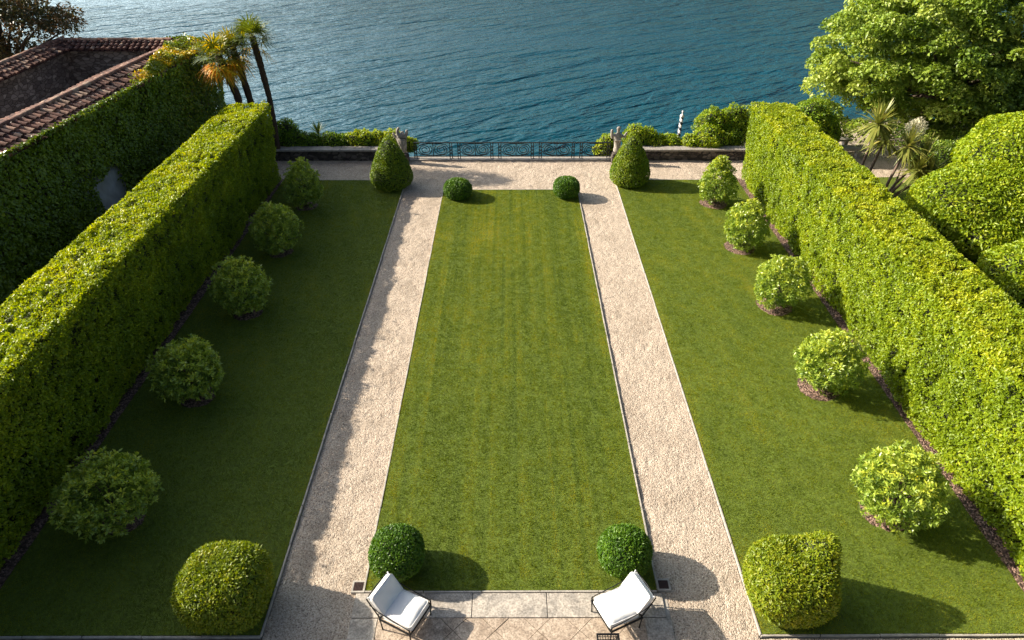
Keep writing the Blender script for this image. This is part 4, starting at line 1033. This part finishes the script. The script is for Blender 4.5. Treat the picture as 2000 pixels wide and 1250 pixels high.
def ivy():
    rng = np.random.default_rng(81)
    y0, y1 = 8.0, 33.3; n = 62000
    Y = rng.uniform(y0, y1, n); Z = rng.uniform(-.1, 4.70, n)
    X = -16.98 + .0808 * (Y - 8.0) + .70
    P = np.stack([X, Y, Z], 1); N = np.repeat(np.array([[.997, -.08, .0]]), n, 0)
    # wrapped round the lake corner
    m = 7000; Xe = rng.uniform(-16.4, -14.3, m); Pe = np.stack([Xe, np.full(m, 33.35), rng.uniform(-1.5, 4.9, m)], 1)
    P = np.concatenate([P, Pe]); N = np.concatenate([N, np.repeat(np.array([[0, 1.0, 0]]), m, 0)])
    corner = np.exp(-((P[:, 1] - 32.4) / 1.6) ** 2)
    bulge = .36 + .30 * fbm(P, .55, 8, 3) + .13 * vnoise(P, 1.9, 9) + .18 * np.clip((P[:, 2] - 4.0) / .7, 0, 1) * (1 + fbm(P, .9, 14, 2)) + corner * (.25 + .20 * np.clip((3.6 - P[:, 2]) / 3.6, 0, 1))
    bulge -= np.abs(rng.normal(0, .07, len(P)))
    P = P + N * bulge[:, None]
    hole = ((P[:, 1] - 23.65) / .85) ** 2 + ((P[:, 2] - 1.75) / .95) ** 2 < 1 + .9 * fbm(P, 1.6, 12, 2)
    P, N = P[~hole], N[~hole]
    # growth over the tiles
    q = 5200; Yr = np.clip(rng.normal(30.2, 1.25, q), 26.5, 33.2); u = rng.uniform(0, 1, q) ** 1.2 * .95
    Xr = -16.98 + .0808 * (Yr - 8) + 1.2 - 1.25 * u * np.clip((Yr - 27) / 4.5, .15, 1)
    Pr = np.stack([Xr, Yr, 4.70 + .36 * u + .16 * (1 + fbm(np.stack([Xr, Yr, 0 * Xr], 1), 1.4, 3, 2)) * rng.random(q)], 1)
    q2 = 2600; Y2 = rng.uniform(8, 28, q2); k2 = vnoise(np.stack([Y2, 0 * Y2, 0 * Y2], 1), .35, 6)
    P2 = np.stack([-16.98 + .0808 * (Y2 - 8) + 1.24 - np.abs(rng.normal(0, .12, q2)) * (1 + k2), Y2, 4.64 + .1 * rng.random(q2)], 1)
    # stray leafy sprigs near the frame edge
    PP = np.concatenate([P, Pr, P2]); NN = np.concatenate([N, np.repeat(np.array([[.3, 0, .95]]), q + q2, 0)])
    t = .36 + .14 * fbm(PP, .8, 4, 3) + .10 * vnoise(PP, 3, 5) + rng.normal(0, .12, len(PP))
    t[len(P):len(P) + q] += .42 + .25 * vnoise(Pr, 1.4, 10)
    V, F = leaves(PP, NN, .125, .10, rng, out=.25, up=-.25, jit=.8, face=.7, droop=.15)
    return tag(link('ivy', np_mesh('ivy', V, F, np.repeat(np.clip(t, 0, 1), 4)), M['ivy']), 'thick dark green ivy covering the courtyard wall and creeping over its tiles', 'ivy')
ivy()

# ------------------------------------------------------------------ lounge chairs and side table
def cushion(name, m, parent, size, loc, rot, puff=.03, seg=10, seed=1):
    """soft box: rounded edges, crowned faces"""
    sx, sy, sz = size; bm = bmesh.new()
    bmesh.ops.create_cube(bm, size=1.0)
    bmesh.ops.subdivide_edges(bm, edges=bm.edges[:], cuts=seg, use_grid_fill=True)
    rng = random.Random(seed)
    for v in bm.verts:
        x, y, z = v.co * 2
        fx, fy, fz = 1 - x ** 4, 1 - y ** 4, 1 - z ** 4
        r_ = .055
        v.co = Vector((x * sx / 2, y * sy / 2, z * sz / 2))
        c = Vector((max(-sx / 2 + r_, min(sx / 2 - r_, v.co.x)), max(-sy / 2 + r_, min(sy / 2 - r_, v.co.y)), max(-sz / 2 + min(r_, sz / 2.05), min(sz / 2 - min(r_, sz / 2.05), v.co.z))))
        d = v.co - c
        if d.length > 1e-6: v.co = c + d.normalized() * min(d.length, r_)
        v.co.z += math.copysign(puff * max(0, fx) * max(0, fy), z) * (abs(z) > .5)
        v.co.z += .004 * math.sin(9 * x + 5 * y + seed)
    me = bpy.data.meshes.new(name); bm.to_mesh(me); bm.free()
    me.polygons.foreach_set('use_smooth', [True] * len(me.polygons))
    o = link(name, me, m, parent, loc); o.rotation_euler = rot
    return o

def lounge_chair(x, y, rz, label, seed):
    t = tag(empty('lounge_chair', (x, y, -.012), rz), label, 'chair', 'white cushioned iron armchairs on the terrace')
    b = MB(); W = .345
    b.box((0, W, .335), (.70, .028, .028)); b.box((0, -W, .335), (.70, .028, .028))
    b.box((.34, 0, .335), (.028, 2 * W - .03, .028)); b.box((-.34, 0, .335), (.028, 2 * W - .03, .028))
    for i in range(-2, 3): b.box((0, i * .12, .33), (.66, .02, .012))
    b.build('seat_frame', M['iron'], t)
    b = MB()
    for s in (-1, 1): b.tube([(-.335, s * (W - .02), .34), (-.46, s * (W - .02), .53), (-.60, s * (W - .03), .735)], .012, 8)
    b.tube([(-.60, -(W - .03), .73), (-.61, 0, .745), (-.60, W - .03, .73)], .012, 8)
    for i in range(-2, 3): b.tube([(-.345, i * .11, .34), (-.465, i * .11, .54), (-.60, i * .11, .73)], .008, 6)
    b.build('back_frame', M['iron'], t)
    for s in (-1, 1):
        b = MB(); b.tube([(-.53, s * (W - .01), .63), (-.36, s * (W - .005), .555), (.02, s * (W + .0), .49), (.28, s * (W + .0), .47), (.35, s * (W + .0), .445), (.345, s * W, .41)], .009, 8)
        b.build('armrest', M['iron'], t)
        b = MB(); b.tube([(.335, s * W, .47), (.335, s * (W + .005), .33), (.325, s * (W - .01), .12), (.32, s * (W - .015), 0)], [.013, .014, .012, .015], 8); b.build('leg', M['iron'], t)
        b = MB(); b.tube([(-.335, s * W, .34), (-.325, s * (W - .01), .16), (-.32, s * (W - .015), 0)], [.014, .012, .015], 8); b.build('leg', M['iron'], t)
    sc = cushion('seat_cushion', M['cushion'], t, (.64, .62, .15), (.02, 0, .415), (0, R(-3), 0), .026, 10, seed)
    bc = cushion('back_cushion', M['cushion'], t, (.15, .62, .46), (-.40, 0, .60), (0, R(-34), 0), .0, 10, seed + 1)
    for cu, (hx, hy, hz), ax in ((sc, (.32, .31, .075), 2), (bc, (.075, .31, .23), 0)):
        for sg in (-1, 1):
            b = MB(); q = .05; pts = []
            u_, v_ = ((hx, hy) if ax == 2 else (hz, hy))
            for cxx, cyy, a0 in ((u_ - q, v_ - q, 0), (-u_ + q, v_ - q, 90), (-u_ + q, -v_ + q, 180), (u_ - q, -v_ + q, 270)):
                for k in range(5):
                    a = R(a0 + k * 22.5); pts.append((cxx + q * math.cos(a) * .92, cyy + q * math.sin(a) * .92))
            pts.append(pts[0])
            b.tube([((p, r_, sg * (hz - .022)) if ax == 2 else (sg * (hx - .022), r_, p)) for p, r_ in pts], .0075, 5, False)
            b.build('piping', M['cushion'], cu)
    for s in (-1, 1):
        b = MB(); b.tube([(-.02, s * .29, .20), (-.035, s * .305, .255), (-.05, s * .315, .24)], .012, 6)
        b.build('tie', M['cushion'], bc)
lounge_chair(-1.97, 7.45, R(-27.3), 'white cushioned iron armchair whose seat is shaded by its own back', 1)
lounge_chair(1.98, 7.49, R(205.0), 'white cushioned iron armchair with its seat in full sun, beside the black grid table', 3)

t = tag(empty('side_table', (1.74, 6.76, -.012)), 'small black iron table with a grid top at the bottom edge of the photo', 'table')
b = MB()
for s in (-1, 1): b.box((s * .19, 0, .41), (.03, .41, .025)); b.box((0, s * .19, .41), (.35, .03, .025))
for i in range(-3, 4): b.box((i * .048, 0, .41), (.012, .35, .012))
for i in range(-3, 4): b.box((0, i * .048, .405), (.35, .011, .012))
b.build('tabletop', M['iron'], t)
for sx in (-1, 1):
    for sy in (-1, 1):
        b = MB(); b.tube([(sx * .185, sy * .185, .40), (sx * .17, sy * .17, .2), (sx * .20, sy * .20, 0)], .012, 8); b.build('leg', M['iron'], t)
